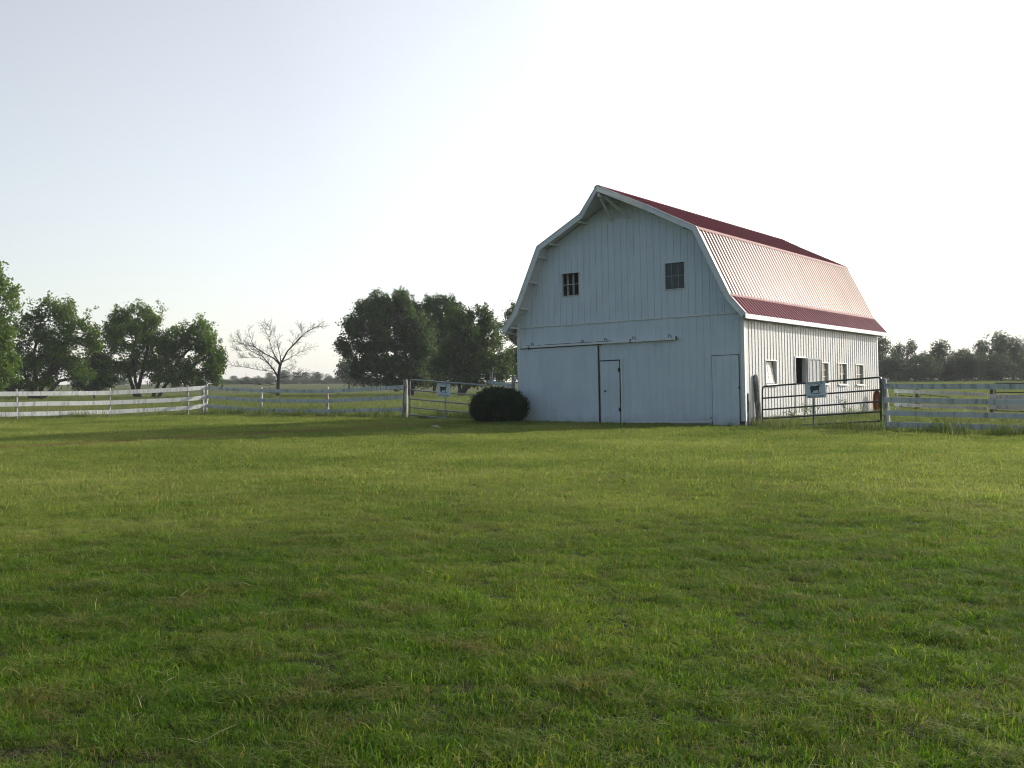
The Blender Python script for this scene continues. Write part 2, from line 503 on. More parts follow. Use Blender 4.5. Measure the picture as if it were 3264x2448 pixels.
# corner boards
mb = MB()
mb.box((-W-.03, -.05, .1), (-W+.13, -.017, 4.05)); mb.box((-W-.03, -.017, .1), (-W-.002, .14, 4.0))
mb.build('corner_board', M['trim'], barn)
mb = MB()
mb.box((-.10, -.045, .17), (.028, -.017, 4.0)); mb.box((.002, -.017, .17), (.028, .10, 3.95))
mb.build('corner_board', M['trim'], barn)
mb = MB(); mb.box((.002, L-.10, .25), (.03, L+.02, 3.95)); mb.build('corner_board', M['trim'], barn)
# footing
mb = MB()
mb.box((-W+.03, .03, -.6), (-.03, L-.03, .27))
mb.box((-4.8, -.02, -.4), (-1.22, .03, .135))
fo = mb.build('foundation', M['concrete'], barn)

# roof
def strip_pts(pu, pl, y, t, off):
    nx, nz = (pl[1]-pu[1]), -(pl[0]-pu[0])
    l = math.hypot(nx, nz); nx, nz = nx/l, nz/l
    if nz < 0: nx, nz = -nx, -nz
    return (pu[0]+(pl[0]-pu[0])*t+nx*off, y, pu[1]+(pl[1]-pu[1])*t+nz*off)
def slope(mb, pu, pl, upper, off, closed=True, ribs=True):
    segs = []
    q = lambda y, t, o: strip_pts(pu, pl, y, t, o)
    outl = [(-O1, 0), (L+O2, 0), (L+O2, 1), (-O1, 1)]
    if upper: outl = [(-H1, 0), (L+H2, 0), (L+O2, HF), (L+O2, 1), (-O1, 1), (-O1, HF)]
    for o in (off, off-.03):
        mb.add([q(y, t, o) for y, t in outl], [tuple(range(len(outl)))])
    n = len(outl)
    mb.add([q(y, t, off) for y, t in outl]+[q(y, t, off-.03) for y, t in outl], [(i, (i+1) % n, (i+1) % n+n, i+n) for i in range(n)])
    if not ribs: return
    y = -O1+.05 if not upper else -H1+.12
    sp = .2646
    k0 = math.ceil((y+O1)/sp)
    y = -O1+.06+k0*sp
    while y < L+(H2 if upper else O2)-.04:
        tm = 1
        if y < -O1: tm = HF*(y+H1)/(H1-O1)
        elif y > L+O2: tm = HF*(L+H2-y)/(H2-O2)
        if tm > .03:
            a, b, h = .048, .018, .042
            p = [q(y-a, 0.005, off), q(y+a, 0.005, off), q(y+b, 0.005, off+h), q(y-b, 0.005, off+h)]
            r = [q(y-a, tm, off), q(y+a, tm, off), q(y+b, tm, off+h), q(y-b, tm, off+h)]
            mb.add(p+r, [(0,1,5,4),(1,2,6,5),(2,3,7,6),(3,0,4,7),(0,3,2,1),(4,5,6,7)])
            for s in ():      # low minor ribs
                if -O1 < y+s < L+O2 and tm == 1:
                    a2, h2 = .012, .008
                    p = [q(y+s-a2, 0.005, off), q(y+s+a2, 0.005, off), q(y+s, 0.005, off+h2)]
                    r = [q(y+s-a2, 1, off), q(y+s+a2, 1, off), q(y+s, 1, off+h2)]
                    mb.add(p+r, [(0,1,4,3),(1,2,5,4),(2,0,3,5)])
        y += sp
roof = MB(); soff = MB(); upper = MB(); lower = MB()
for S in (PR, PL):
    tip, fl, kn, rg = S
    slope(upper, rg, kn, True, .035); slope(roof, kn, fl, False, .02); slope(lower, fl, tip, False, .02)
    slope(soff, rg, kn, True, -.005, ribs=False); slope(soff, kn, fl, False, -.02, ribs=False); slope(soff, fl, tip, False, -.02, ribs=False)
rf = roof.build('roof', M['roof'], barn)
soff.build('soffit', M['soffit'], rf)
upper.build('roof_panel', M['roof_dull'], rf)['label'] = 'maroon upper slopes, deepened as out of the glare'
lower.build('roof_panel', M['roof_low'], rf)['label'] = 'narrow flared lower slopes above the eaves'
for S in (PR, PL):      # flashings where the roof changes pitch
    tip, fl, kn, rg = S
    for (pu, pl, t0, t1, o) in ((kn, fl, -.005, .040, .068), (kn, fl, .978, 1.0, .068), (fl, tip, 0, .085, .068)):
        mb = MB()
        q = lambda y, t, oo: strip_pts(pu, pl, y, t, oo)
        mb.hexa([q(-O1-.01, t0, o-.006), q(L+O2+.01, t0, o-.006), q(L+O2+.01, t1, o-.006), q(-O1-.01, t1, o-.006),
                 q(-O1-.01, t0, o), q(L+O2+.01, t0, o), q(L+O2+.01, t1, o), q(-O1-.01, t1, o)])
        mb.build('flashing', M['flash'], rf)
mb = MB()
for s in (1, -1):
    e = Vector((s*3.285, 0, -1.69)).normalized()
    c0 = Vector((-W/2, 0, 8.5+.085))
    for a0, a1 in ((0, .16),):
        p0 = c0+e*a0; p1 = c0+e*a1
        mb.hexa([(p0.x,-H1-.01,p0.z-.008),(p1.x,-H1-.01,p1.z-.008),(p1.x,L+H2+.01,p1.z-.008),(p0.x,L+H2+.01,p0.z-.008),
                 (p0.x,-H1-.01,p0.z),(p1.x,-H1-.01,p1.z),(p1.x,L+H2+.01,p1.z),(p0.x,L+H2+.01,p0.z)])
mb.build('ridge_cap', M['roof_dull'], rf)

def rake(y_o, y_h, sgn):
    """boards along one gable edge of the roof, out along the hood"""
    for S in (PR, PL):
        tip, fl, kn, rg = S
        hp = (rg[0]+(kn[0]-rg[0])*HF, rg[1]+(kn[1]-rg[1])*HF)
        pts = [(tip, y_o), (fl, y_o), (kn, y_o), (hp, y_o), (rg, y_h)]
        segs = []
        # inner offset line, perpendicular to the slope
        def off(i, d):
            def nrm(a, b):
                nx, nz = b[1]-a[1], -(b[0]-a[0]); l = math.hypot(nx, nz); nx, nz = nx/l, nz/l
                return (nx, nz) if nz > 0 else (-nx, -nz)
            ns = []
            if i > 0: ns.append(nrm(pts[i-1][0], pts[i][0]))
            if i < len(pts)-1: ns.append(nrm(pts[i][0], pts[i+1][0]))
            else: ns.append((-ns[0][0], ns[0][1]))
            ax = sum(n[0] for n in ns)/len(ns); az = sum(n[1] for n in ns)/len(ns)
            l2 = ax*ax+az*az
            (x, z), y = pts[i]
            return (x+ax/l2*d, z+az/l2*d)
        mb = MB(); ed = MB()
        for i in range(4):
            hh = -.14
            a0, a1 = off(i, .035), off(i+1, .035)
            b0, b1 = off(i, hh), off(i+1, hh)
            y0, y1 = pts[i][1], pts[i+1][1]
            t = sgn*.04
            mb.hexa([(b0[0],y0,b0[1]),(b1[0],y1,b1[1]),(b1[0],y1+t,b1[1]),(b0[0],y0+t,b0[1]),
                     (a0[0],y0,a0[1]),(a1[0],y1,a1[1]),(a1[0],y1+t,a1[1]),(a0[0],y0+t,a0[1])])
            c0, c1 = off(i, .060), off(i+1, .060)
            ed.hexa([(a0[0],y0-sgn*.012,a0[1]+.002),(a1[0],y1-sgn*.012,a1[1]+.002),(a1[0],y1+t*1.4,a1[1]+.002),(a0[0],y0+t*1.4,a0[1]+.002),
                     (c0[0],y0-sgn*.012,c0[1]),(c1[0],y1-sgn*.012,c1[1]),(c1[0],y1+t*1.4,c1[1]),(c0[0],y0+t*1.4,c0[1])])
        mb.build('rake_board', M['trim'], rf)
        ed.build('rake_edge', M['trim'], rf)
rake(-O1-.004, -H1-.004, -1)
rake(L+O2+.004, L+H2+.004, 1)
for s in (0, 1):        # eave boards
    X = (lambda x: x) if s == 0 else (lambda x: -W-x)
    mb = MB()
    x0, x1 = sorted((X(.30), X(.335)))
    mb.box((x0, -O1-.02, 3.60), (x1, L+O2+.02, 3.755))
    mb.build('eave_board', M['trim'], rf)
    mb = MB()
    x0, x1 = sorted((X(.03), X(.30)))
    mb.box((x0, -O1+.01, 3.63), (x1, L+O2-.01, 3.65))
    mb.build('soffit', M['soffit'], rf)
# lookouts under the rake and the hood beam
for S in (PR, PL):
    sg = 1 if S is PR else -1
    for seg, t in ((0, .35), (1, .12), (1, .52), (1, .90), (2, .12), (2, .52)):
        pu, pl = S[seg], S[seg+1]
        x = pu[0]+(pl[0]-pu[0])*t; z = pu[1]+(pl[1]-pu[1])*t
        mb = MB()
        mb.box((x-sg*.13-.03, -O1+.01, z-.16), (x-sg*.13+.03, -.02, z-.09))
        mb.build('lookout', M['soffit'], rf)
mb = MB(); mb.box((-W/2-.05, -H1+.06, 8.17), (-W/2+.05, -.02, 8.36)); mb.build('hood_beam', M['soffit'], rf)
for s in (-1, 1):
    mb = MB(); mb.bar((-W/2+s*.35, -.03, 7.55), (-W/2+s*.10, -H1+.35, 8.2), .06, .09); mb.build('brace', M['trim'], rf)

# front loft windows
def window(parent, P, u0, u1, z0, z1, nx, nz, pane, depth=.05, fw=.035, sill=True, mun=.018, name='window'):
    """frame, muntins and pane set in an opening; P(u, z, out) gives the point, out>0 = outside the wall"""
    def bx(mb, a, b, c, d, o0, o1):
        p = [P(a, c, o0), P(b, c, o0), P(b, c, o1), P(a, c, o1), P(a, d, o0), P(b, d, o0), P(b, d, o1), P(a, d, o1)]
        mb.hexa(p)
    mb = MB()
    bx(mb, u0-fw, u0, z0-fw, z1+fw, .002, .035); bx(mb, u1, u1+fw, z0-fw, z1+fw, .002, .035)
    bx(mb, u0, u1, z1, z1+fw, .002, .035); bx(mb, u0, u1, z0-fw, z0, .002, .045)
    fr = mb.build(name, M['trim'], parent)
    if pane:
        mb = MB(); bx(mb, u0+.001, u1-.001, z0+.001, z1-.001, -depth-.012, -depth)
        mb.build('pane', pane, fr)
    if nx or nz:
        mb = MB()
        for i in range(1, nx): 
            u = u0+(u1-u0)*i/nx; bx(mb, u-mun/2, u+mun/2, z0, z1, -depth+.001, -depth+.022)
        for i in range(1, nz):
            z = z0+(z1-z0)*i/nz; bx(mb, u0, u1, z-mun/2, z+mun/2, -depth+.002, -depth+.020)
        mb.build('muntin', M['trim'] if pane is not M['screen'] else M['plank'], fr)
    if sill:
        mb = MB(); bx(mb, u0-.06, u1+.06, z0-fw-.035, z0-fw, .0, .10); mb.build('sill', M['trim'], fr)
    return fr
PF = lambda u, z, o: (u, -.016-o, z)
PS = lambda u, z, o: (o, u, z)
a, b, c, d = FW[0]
f1 = window(barn, PF, a, b, c, d, 0, 2, None, .06, fw=.018, sill=False)
f1['label'] = 'open left loft window with boards inside'
for u in (a+.10, a+.36, a+.62):
    mb = MB(); mb.box((u, .16, c-.3), (u+.085, .20, d+.3)); mb.build('board', M['plank'], f1)
a, b, c, d = FW[1]
f2 = window(barn, PF, a, b, c, d, 3, 2, M['screen'], .03, fw=.018, sill=False)
f2['label'] = 'right loft window behind a grey screen'

# doors on the front
def slab(parent, name, x0, x1, z0, z1, y0, y1, mat, ribs=.269, off=0.0):
    mb = MB(); mb.box((x0, y0, z0), (x1, y1, z1))
    u = x0+ribs*.6
    while u < x1-.05:
        mb.box((u-.009, y0-.007, z0+.02), (u+.009, y0, z1-.02)); u += ribs
    return mb.build(name, mat, parent)
sdoor = slab(barn, 'sliding_door', -9.28, -5.76, .02, 2.99, -.085, -.045, M['wall'])
mb = MB(); mb.box((-9.26, -.097, 2.955), (-5.78, -.0855, 2.978)); mb.build('top_edge', M['trim'], sdoor)
mb = MB(); mb.box((-6.02, -.13, .985), (-5.88, -.10, 1.01)); mb.box((-6.02, -.10, .985), (-6.0, -.0925, 1.01)); mb.box((-5.90, -.10, .985), (-5.88, -.0925, 1.01)); mb.build('handle', M['trim'], sdoor)
mb = MB(); mb.box((-9.22, -.13, .985), (-9.12, -.10, 1.01)); mb.box((-9.22, -.10, .985), (-9.20, -.0925, 1.01)); mb.build('handle', M['trim'], sdoor)
mb = MB(); mb.box((-5.755, -.05, .02), (-5.715, -.009, 3.0)); mb.build('door_gap', M['black'], sdoor)
trk = MB(); trk.box((-9.15, -.15, 3.045), (-2.47, -.10, 3.12)); trk.box((-9.15, -.10, 3.10), (-2.47, -.01, 3.12))
track = trk.build('door_track', M['trim'], barn)
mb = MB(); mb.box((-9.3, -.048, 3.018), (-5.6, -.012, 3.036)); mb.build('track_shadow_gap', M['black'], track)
for x, dk in ((-8.69, 1), (-5.38, 1), (-4.2, 0), (-2.76, 0), (-6.4, 0)):
    mb = MB()
    mb.tube([(x-.05, -.03, 3.12), (x-.05, -.09, 3.2), (x-.03, -.12, 3.23), (x+.03, -.12, 3.23), (x+.05, -.09, 3.2), (x+.05, -.03, 3.12)], .012, 6)
    mb.build('track_bracket', M['black'] if dk else M['rust'], track)
for q in ((-4.33, 3.03, 3.16), (-2.49, 3.035, 3.16), (-8.83, 2.98, 3.10)):
    mb = MB(); mb.box((q[0], -.16, q[1]), (q[0]+.033, -.09, q[2])); mb.build('track_stop', M['rust'], track)
x = -8.15
for ln, gp in ((.5, .02), (.7, .03), (.55, .05), (.3, .12), (.75, .06)):
    mb = MB(); mb.box((x, -.020, 3.125+.004*(x+8)), (x+ln, -.0105, 3.148)); x += ln+gp; mb.build('dark_gap', M['black'], track)
for q in ((-9.0, -8.85), (-8.5, -8.33)):
    mb = MB(); mb.box((q[0], -.02, 3.13), (q[1], -.0105, 3.15)); mb.build('dark_gap', M['black'], track)
# walk door beside it
wd = slab(barn, 'door', -5.66, -4.86, .02, 2.40, -.052, -.020, M['wall'], .27)
wd['label'] = 'narrow walk door beside the sliding door'
mb = MB(); mb.box((-5.69, -.018, .02), (-4.80, -.0085, 2.445)); mb.build('door_gap', M['black'], wd)
mb = MB(); mb.tube([(-5.44, -.052, 1.31), (-5.44, -.11, 1.31)], [.02, .035], 10); mb.build('knob', M['black'], wd)
for z in (.55, 2.0):
    mb = MB(); mb.box((-4.90, -.062, z), (-4.82, -.0525, z+.14)); mb.build('hinge', M['black'], wd)
mb = MB(); mb.box((-4.80, -.055, .10), (-4.76, -.010, 2.46)); mb.build('jamb', M['trim'], wd)
# right hand door
rd = slab(barn, 'door', -1.17, -.20, -.30, 2.415, -.058, -.022, M['wall'], .27)
rd['label'] = 'tall plain door at the right corner'
mb = MB(); mb.box((-1.195, -.020, .15), (-.175, -.0085, 2.44)); mb.build('door_gap', M['black'], rd)
mb = MB(); mb.box((-.22, -.066, 1.28), (-.17, -.0585, 1.34)); mb.build('latch', M['black'], rd)
mb = MB(); mb.tube([(-1.2, -.06, .32), (-1.28, -.11, .27)], .012, 6); mb.build('hook', M['rust'], rd)
mb = MB(); mb.box((-4.75, -.035, .135), (-1.22, -.0085, .175)); mb.build('sill_board', M['trim'], barn)
mb = MB(); mb.box((-.165, -.03, -.2), (-.01, .03, .165)); mb.build('corner_pier', M['black'], barn)

# windows in the long side
a, b, c, d = SW[0]
fr = window(barn, PS, a, b, c, d, 0, 0, None)
fr['label'] = 'first side window, its pale six-light sash tilted inwards'
def sash(parent, a, b, c, d, tilt, mat, nx=2, nz=3):
    mbf = MB(); mbp = MB()
    T = lambda u, z, o: (-.02-o-(z-c)*tilt, u, z)
    def bx(mb, a_, b_, c_, d_, o0, o1):
        mb.hexa([T(a_, c_, o0), T(b_, c_, o0), T(b_, c_, o1), T(a_, c_, o1), T(a_, d_, o0), T(b_, d_, o0), T(b_, d_, o1), T(a_, d_, o1)])
    s = .045
    for i in range(nx+1):
        u = a+s/2+(b-a-s)*i/nx; wd_ = s/2 if i in (0, nx) else .014
        bx(mbf, u-wd_, u+wd_, c, d, 0, .03)
    for i in range(nz+1):
        z = c+s/2+(d-c-s)*i/nz; wd_ = s/2 if i in (0, nz) else .014
        bx(mbf, a, b, z-wd_, z+wd_, .002, .028)
    bx(mbp, a+.01, b-.01, c+.01, d-.01, .012, .018)
    o = mbf.build('sash', M['trim'], parent); mbp.build('pane', mat, o)
sash(fr, a+.02, b-.10, c+.02, d-.02, .13, M['glass_pale'])
for i, (k, lab) in enumerate(((2, 'third side window with brown dusty panes'), (3, 'fourth side window with a dark lower corner'), (4, 'last side window with a dark upper corner'))):
    a, b, c, d = SW[k]
    fr = window(barn, PS, a, b, c, d, 2, 2 if i else 3, M['glass_tan'], .06)
    fr['label'] = lab
    if i:
        mb = MB()
        u0, u1, z0, z1 = ((a+b)/2, b-.05, c+.02, (c+d)/2) if i == 1 else (a+.05, (a+b)/2, (c+d)/2, d-.03)
        mb.hexa([PS(u0, z0, -.058), PS(u1, z0, -.058), PS(u1, z0, -.053), PS(u0, z0, -.053), PS(u0, z1, -.058), PS(u1, z1, -.058), PS(u1, z1, -.053), PS(u0, z1, -.053)])
        mb.build('broken_pane', M['glass_dark'], fr)
# stable door: upper leaf swung open, lower leaf shut
a, b, c, d = SW[1]
sdn = MB()
sdn.box((.002, a-.04, c), (.04, a, d+.04)); sdn.box((.002, b, c), (.04, b+.04, d+.04)); sdn.box((.002, a, d), (.045, b, d+.05))
sd_ = sdn.build('stable_door', M['trim'], barn)
mb = MB(); mb.box((-.05, a+.01, c), (-.01, b-.01, 1.45))
for k in range(4): mb.box((-.01, a+.12+k*.25, c+.02), (.008, a+.16+k*.25, 1.43))
mb.build('lower_leaf', M['side'], sd_)
mb = MB()
H_ = Matrix.Translation((.05, b+.04, 0)) @ Matrix.Rotation(R(-12), 4, 'Z')
def tr(p): return tuple(H_ @ Vector(p))
def tbox(mb, A_, B_):
    n = len(mb.v); mb.box(A_, B_); mb.v[n:] = [tr(p) for p in mb.v[n:]]
tbox(mb, (0, 0.0, 1.50), (.03, .98, 2.42))
for k in range(4): tbox(mb, (.03, .12+k*.25, 1.54), (.048, .155+k*.25, 2.38))
for q in ((0, .04, 1.5, 2.42), (.94, .98, 1.5, 2.42)): tbox(mb, (.031, q[0], q[2]), (.06, q[1], q[3]))
tbox(mb, (.031, .04, 2.37), (.06, .94, 2.42)); tbox(mb, (.031, .04, 1.5), (.06, .94, 1.54))
mb.build('upper_leaf', M['side'], sd_)
# interior planks so the openings are not empty
mb = MB()
for k in range(9): mb.box((-1.6, 3.2+k*.5, .2), (-1.55, 3.5+k*.5, 2.9))
mb.build('stall_partition', M['interior'], barn)

# ---------------------------------------------------------------- fences, posts, gates
def post(mb, x, y, z0, z1, r, lean=(0, 0), n=9, seed=0, square=False):
    rd_ = random.Random(seed)
    k = 6
    pts = [(x+lean[0]*i/k+rd_.uniform(-.012, .012)*(i > 0), y+lean[1]*i/k, z0-.3*(i == 0)+(z1-z0)*i/k) for i in range(k+1)]
    mb.tube(pts, [r*(1.08-.16*i/k)*rd_.uniform(.93, 1.07) for i in range(k)]+[r*.80], n)

def fence(name, label, posts, rails, bh, group=None, th=.03, front=.08, post_mat=None, cat='fence'):
    """posts: (px, Y, top_py, base_z, r); rails: list per rail of py at each post"""
    root = None
    pw = [at(p[0], rails[0][i], p[1]) for i, p in enumerate(posts)]
    c = pw[0]
    root = empty(name, (c.x, c.y, 0))
    tag(root, label, cat, group)
    for i, p in enumerate(posts):
        if p[2] is None: continue
        top = at(p[0], p[2], p[1])
        mb = MB(); post(mb, pw[i].x-c.x, pw[i].y-c.y, 0, top.z, p[3]*.72, (p[4] if len(p) > 4 else 0, 0), seed=i+int(p[0]))
        mb.build('post', post_mat or M['fencepost'], root, smooth=True)
    for r_ in rails:
        P3 = [at(p[0], r_[i], p[1]) for i, p in enumerate(posts)]
        for i in range(len(P3)-1):
            a, b = P3[i].copy(), P3[i+1].copy()
            d = b-a; d.z = 0
            nrm = Vector((d.y, -d.x, 0)).normalized()
            if nrm.y > 0: nrm = -nrm
            o = nrm*front
            dd = (b-a).normalized()
            a = a+o-dd*.05; b = b+o+dd*.05
            a -= Vector((c.x, c.y, 0)); b -= Vector((c.x, c.y, 0))
            mb = MB()
            k = max(2, int((b-a).length/1.2))
            # a slightly wavy board in short lengths
            prev = None
            pts = []
            for j in range(k+1):
                q = a.lerp(b, j/k)
                q.z += random.uniform(-.008, .008)*(0 < j < k)
                pts.append(q)
            n = len(pts); V = []; Fc = []
            for q in pts:
                V += [q+nrm*th/2-Vector((0,0,bh/2)), q-nrm*th/2-Vector((0,0,bh/2)), q-nrm*th/2+Vector((0,0,bh/2)), q+nrm*th/2+Vector((0,0,bh/2))]
            for j in range(n-1):
                for e in range(4):
                    Fc.append((j*4+e, j*4+(e+1) % 4, (j+1)*4+(e+1) % 4, (j+1)*4+e))
            Fc += [(3,2,1,0), tuple((n-1)*4+e for e in range(4))]
            mb.add(V, Fc)
            mb.build('rail', M['fence'], root)
    return root

fence('board_fence', 'sunlit white three-board fence at far left, mossy stains on its boards',
      [(-330, 43.5, 1246, .075), (52, 46.6, 1239.6, .075), (350, 49.5, 1238, .07), (598, 51.8, 1228, .07), (650, 52.45, None, .07)],
      [(1258, 1255, 1252, 1239.7, 1235.5), (1294, 1288.5, 1283, 1272.4, 1266), (1328, 1320, 1312.8, 1300.5, 1292.8)], .195, 'white board fences')
fence('board_fence', 'shaded white three-board fence between the corner post and the left farm gate',
      [(655, 52.6, 1224.7, .11, .08), (832.5, 51.5, 1232.7, .09), (1043.4, 48.6, 1232, .085), (1289, 45.2, 1210, .155, .06)],
      [(1236, 1244.7, 1247.5, 1233.3), (1263.8, 1276, 1279, 1266), (1293, 1306.7, 1310, 1304.3)], .165, 'white board fences', front=.13)
fence('board_fence', 'short single-board white fence between the round bush and barn corner',
      [(1566, 44.2, 1185, .10), (1636, 43.2, 1197, .12)], [(1218, 1229)], .15, 'white board fences', front=.14)
fence('board_fence', 'near four-board white fence right of the right farm gate',
      [(2829, 31.65, 1207, .125, -.10), (3264, 29.2, None, .1), (3420, 28.3, 1205, .1)],
      [(1230.8, 1232.3, 1233), (1274, 1282, 1285), (1315.4, 1325.8, 1329), (1352, 1364, 1368)], .155, 'white board fences', front=.14)
fence('board_fence', 'farther two-board white fence seen through the near right fence, left of the dark post',
      [(2858, 48, 1222, .09), (3148, 43.6, None, .07)], [(1247, 1257.5), (1289.5, 1302)], .145, 'white board fences')
fence('board_fence', 'farther white fence right of the dark brown post, seen through the near right fence',
      [(3162, 43.0, 1225, .11), (3300, 41.0, None, .08), (3420, 39.5, 1226, .09)], [(1263.6, 1266.5, 1269), (1297, 1299.5, 1302)], .175, 'white board fences', post_mat=M['darkwood'])

def lone_post(label, px0, px1, Y, ytop, r, mat, name='wooden_post', bx=0):
    a = at(px0, 1300, Y); b = at(px1, ytop, Y)
    mb = MB(); post(mb, 0, 0, 0, b.z, r, (b.x-a.x, 0), seed=int(px0))
    # splintered top
    rd_ = random.Random(int(px1))
    for k in range(4):
        x = b.x-a.x+rd_.uniform(-.6, .6)*r
        mb.tube([(x, rd_.uniform(-.5, .5)*r, b.z-.02), (x+rd_.uniform(-.01, .01), 0, b.z+rd_.uniform(.02, .07))], [r*.3, r*.08], 5)
    o = mb.build(name, mat, smooth=True)
    o.location = (a.x, Y, 0)
    tag(o, label, 'post')
lone_post('thick grey weathered post leaning left, holding the free end of the right farm gate', 2420, 2409, 35.9, 1197, .095, M['oldpost'])
lone_post('thin low grey stake standing against the barn right corner', 2386, 2384, 35.15, 1256, .04, M['oldpost'])
lone_post('second whitish post close behind the corner post of the left fence', 645, 647, 53.6, 1236, .08, M['fencepost'])

def pipe_gate(name, label, pl, pr, tops, rads, mat, braces, vert=(None,), cat='gate', corner=.12, group=None):
    """pl, pr: (px, Y) ends; tops: list of (py_left, py_right) for every rail"""
    A = [at(pl[0], t[0], pl[1]) for t in tops]; B = [at(pr[0], t[1], pr[1]) for t in tops]
    o = Vector((A[-1].x, A[-1].y, 0))
    root = empty(name, o); tag(root, label, cat, group)
    d = (B[0]-A[0]).normalized()
    up = (A[0]-A[-1]).normalized(); upr = (B[0]-B[-1]).normalized()
    c = corner
    def arc(p0, p1, p2):   # quadratic bend
        return [p0.lerp(p1, t).lerp(p1.lerp(p2, t), t) for t in (0, .2, .4, .6, .8, 1)]
    pts = [A[-1]]+arc(A[0]-up*c, A[0], A[0]+d*c)+arc(B[0]-d*c, B[0], B[0]-upr*c)+[B[-1]]
    mb = MB(); mb.tube([p-o for p in pts], rads, 8); mb.tube([A[-1]-o, B[-1]-o], rads, 8)
    mb.build('frame', mat, root, smooth=True)
    for a, b in list(zip(A, B))[1:-1]:
        mb = MB(); mb.tube([a-o, b-o], rads*.95, 8); mb.build('rail', mat, root, smooth=True)
    for t in braces:
        p = A[0].lerp(B[0], t)-o; q = A[-1].lerp(B[-1], t)-o
        mb = MB(); mb.bar(p, q, rads*1.5, rads*1.5, up=(d.y, -d.x, 0)); mb.build('brace', mat, root)
    return root, A, B, o

g1, A1, B1, o1 = pipe_gate('farm_gate', 'galvanised grey pipe farm gate standing left of the round bush', (1307, 44.9), (1545, 42.3),
    [(1210, 1228), (1243, 1262), (1271.3, 1292.5), (1298.5, 1320.5), (1322.6, 1345)], .032, M['gate_grey'], (.49,), group='pipe farm gates')
g2, A2, B2, o2 = pipe_gate('farm_gate', 'dark green pipe farm gate standing in front of the barn long side', (2430, 35.0), (2808, 31.7),
    [(1232.3, 1202.3), (1269.6, 1242), (1305.8, 1279.4), (1334.7, 1312), (1361, 1342)], .028, M['gate_dark'], (.46,), group='pipe farm gates')
pb = (B1[0]-o1)
for (g, A, B, o, nm) in ((g2, A2, B2, o2, 'hinge'),):
    for z in (.12, .8):
        q = B[-1].lerp(B[0], z)-o; mb = MB(); mb.tube([q, q+Vector((.16, 0, 0))], .014, 6); mb.build(nm, M['rust'], g)
g3 = pipe_gate('pipe_panel', 'thin dark pipe panel beyond the right fences, right of a brown post', (2931, 51.5), (3031, 49.5),
    [(1257, 1266), (1304, 1312)], .018, M['rust'], (.35, .7), cat='livestock panel', group='thin pipe panels beyond the right fences', corner=.2)
g4 = pipe_gate('pipe_panel', 'thin dark pipe panel beyond the right fences, left of a brown post', (2853, 53), (2918, 51.8),
    [(1259, 1265), (1294, 1302)], .018, M['rust'], (.4, .8), cat='livestock panel', group='thin pipe panels beyond the right fences', corner=.2)
lone_post('slim brown post between the two thin pipe panels in the pasture', 2923, 2924, 51.7, 1238, .09, M['darkwood'])
g5 = pipe_gate('pipe_panel', 'dark pipe panel reaching past the right edge above the farther white fence', (3172, 45), (3330, 42.5),
    [(1221, 1222.5), (1250, 1252.5), (1309, 1314)], .025, M['black'], (.9,), cat='livestock panel', corner=.1)

# farm signs hanging on the gates
def text_mesh(body, width, height):
    cu = bpy.data.curves.new('lettering', 'FONT')
    cu.body = body; cu.size = 1; cu.extrude = 0; cu.align_x = 'CENTER'; cu.offset = .004
    ob = bpy.data.objects.new('lettering', cu)
    COL.objects.link(ob)
    bpy.context.view_layer.update()
    me = bpy.data.meshes.new_from_object(ob.evaluated_get(bpy.context.evaluated_depsgraph_get()))
    bpy.data.objects.remove(ob)
    co = np.empty(len(me.vertices)*3); me.vertices.foreach_get('co', co); co = co.reshape(-1, 3)
    x0, x1, y0, y1 = co[:, 0].min(), co[:, 0].max(), co[:, 1].min(), co[:, 1].max()
    out = np.zeros_like(co)
    out[:, 0] = (co[:, 0]-(x0+x1)/2)/(x1-x0)*width
    out[:, 2] = (co[:, 1]-y0)/(y1-y0)*height
    me.vertices.foreach_set('co', out.ravel()); me.update()
    return me
BULL = [(-.30,.20),(-.24,.235),(-.05,.215),(.08,.225),(.17,.27),(.20,.285),(.215,.25),(.20,.20),(.19,.15),(.175,.10),(.165,.0),(.165,-.12),(.13,-.12),(.125,-.03),(.10,.03),(.02,.015),(-.03,-.005),(-.10,.01),(-.17,.035),(-.20,-.01),(-.235,-.12),(-.275,-.12),(-.265,-.03),(-.295,.06),(-.315,.13)]
HEAD = [(.195,.285),(.24,.31),(.265,.285),(.275,.24),(.325,.17),(.31,.145),(.265,.165),(.225,.16),(.205,.20)]
STRIP = [(-.33,-.155),(.16,-.165),(.24,-.145),(.33,-.115),(.12,-.118),(.02,-.135),(-.2,-.128)]
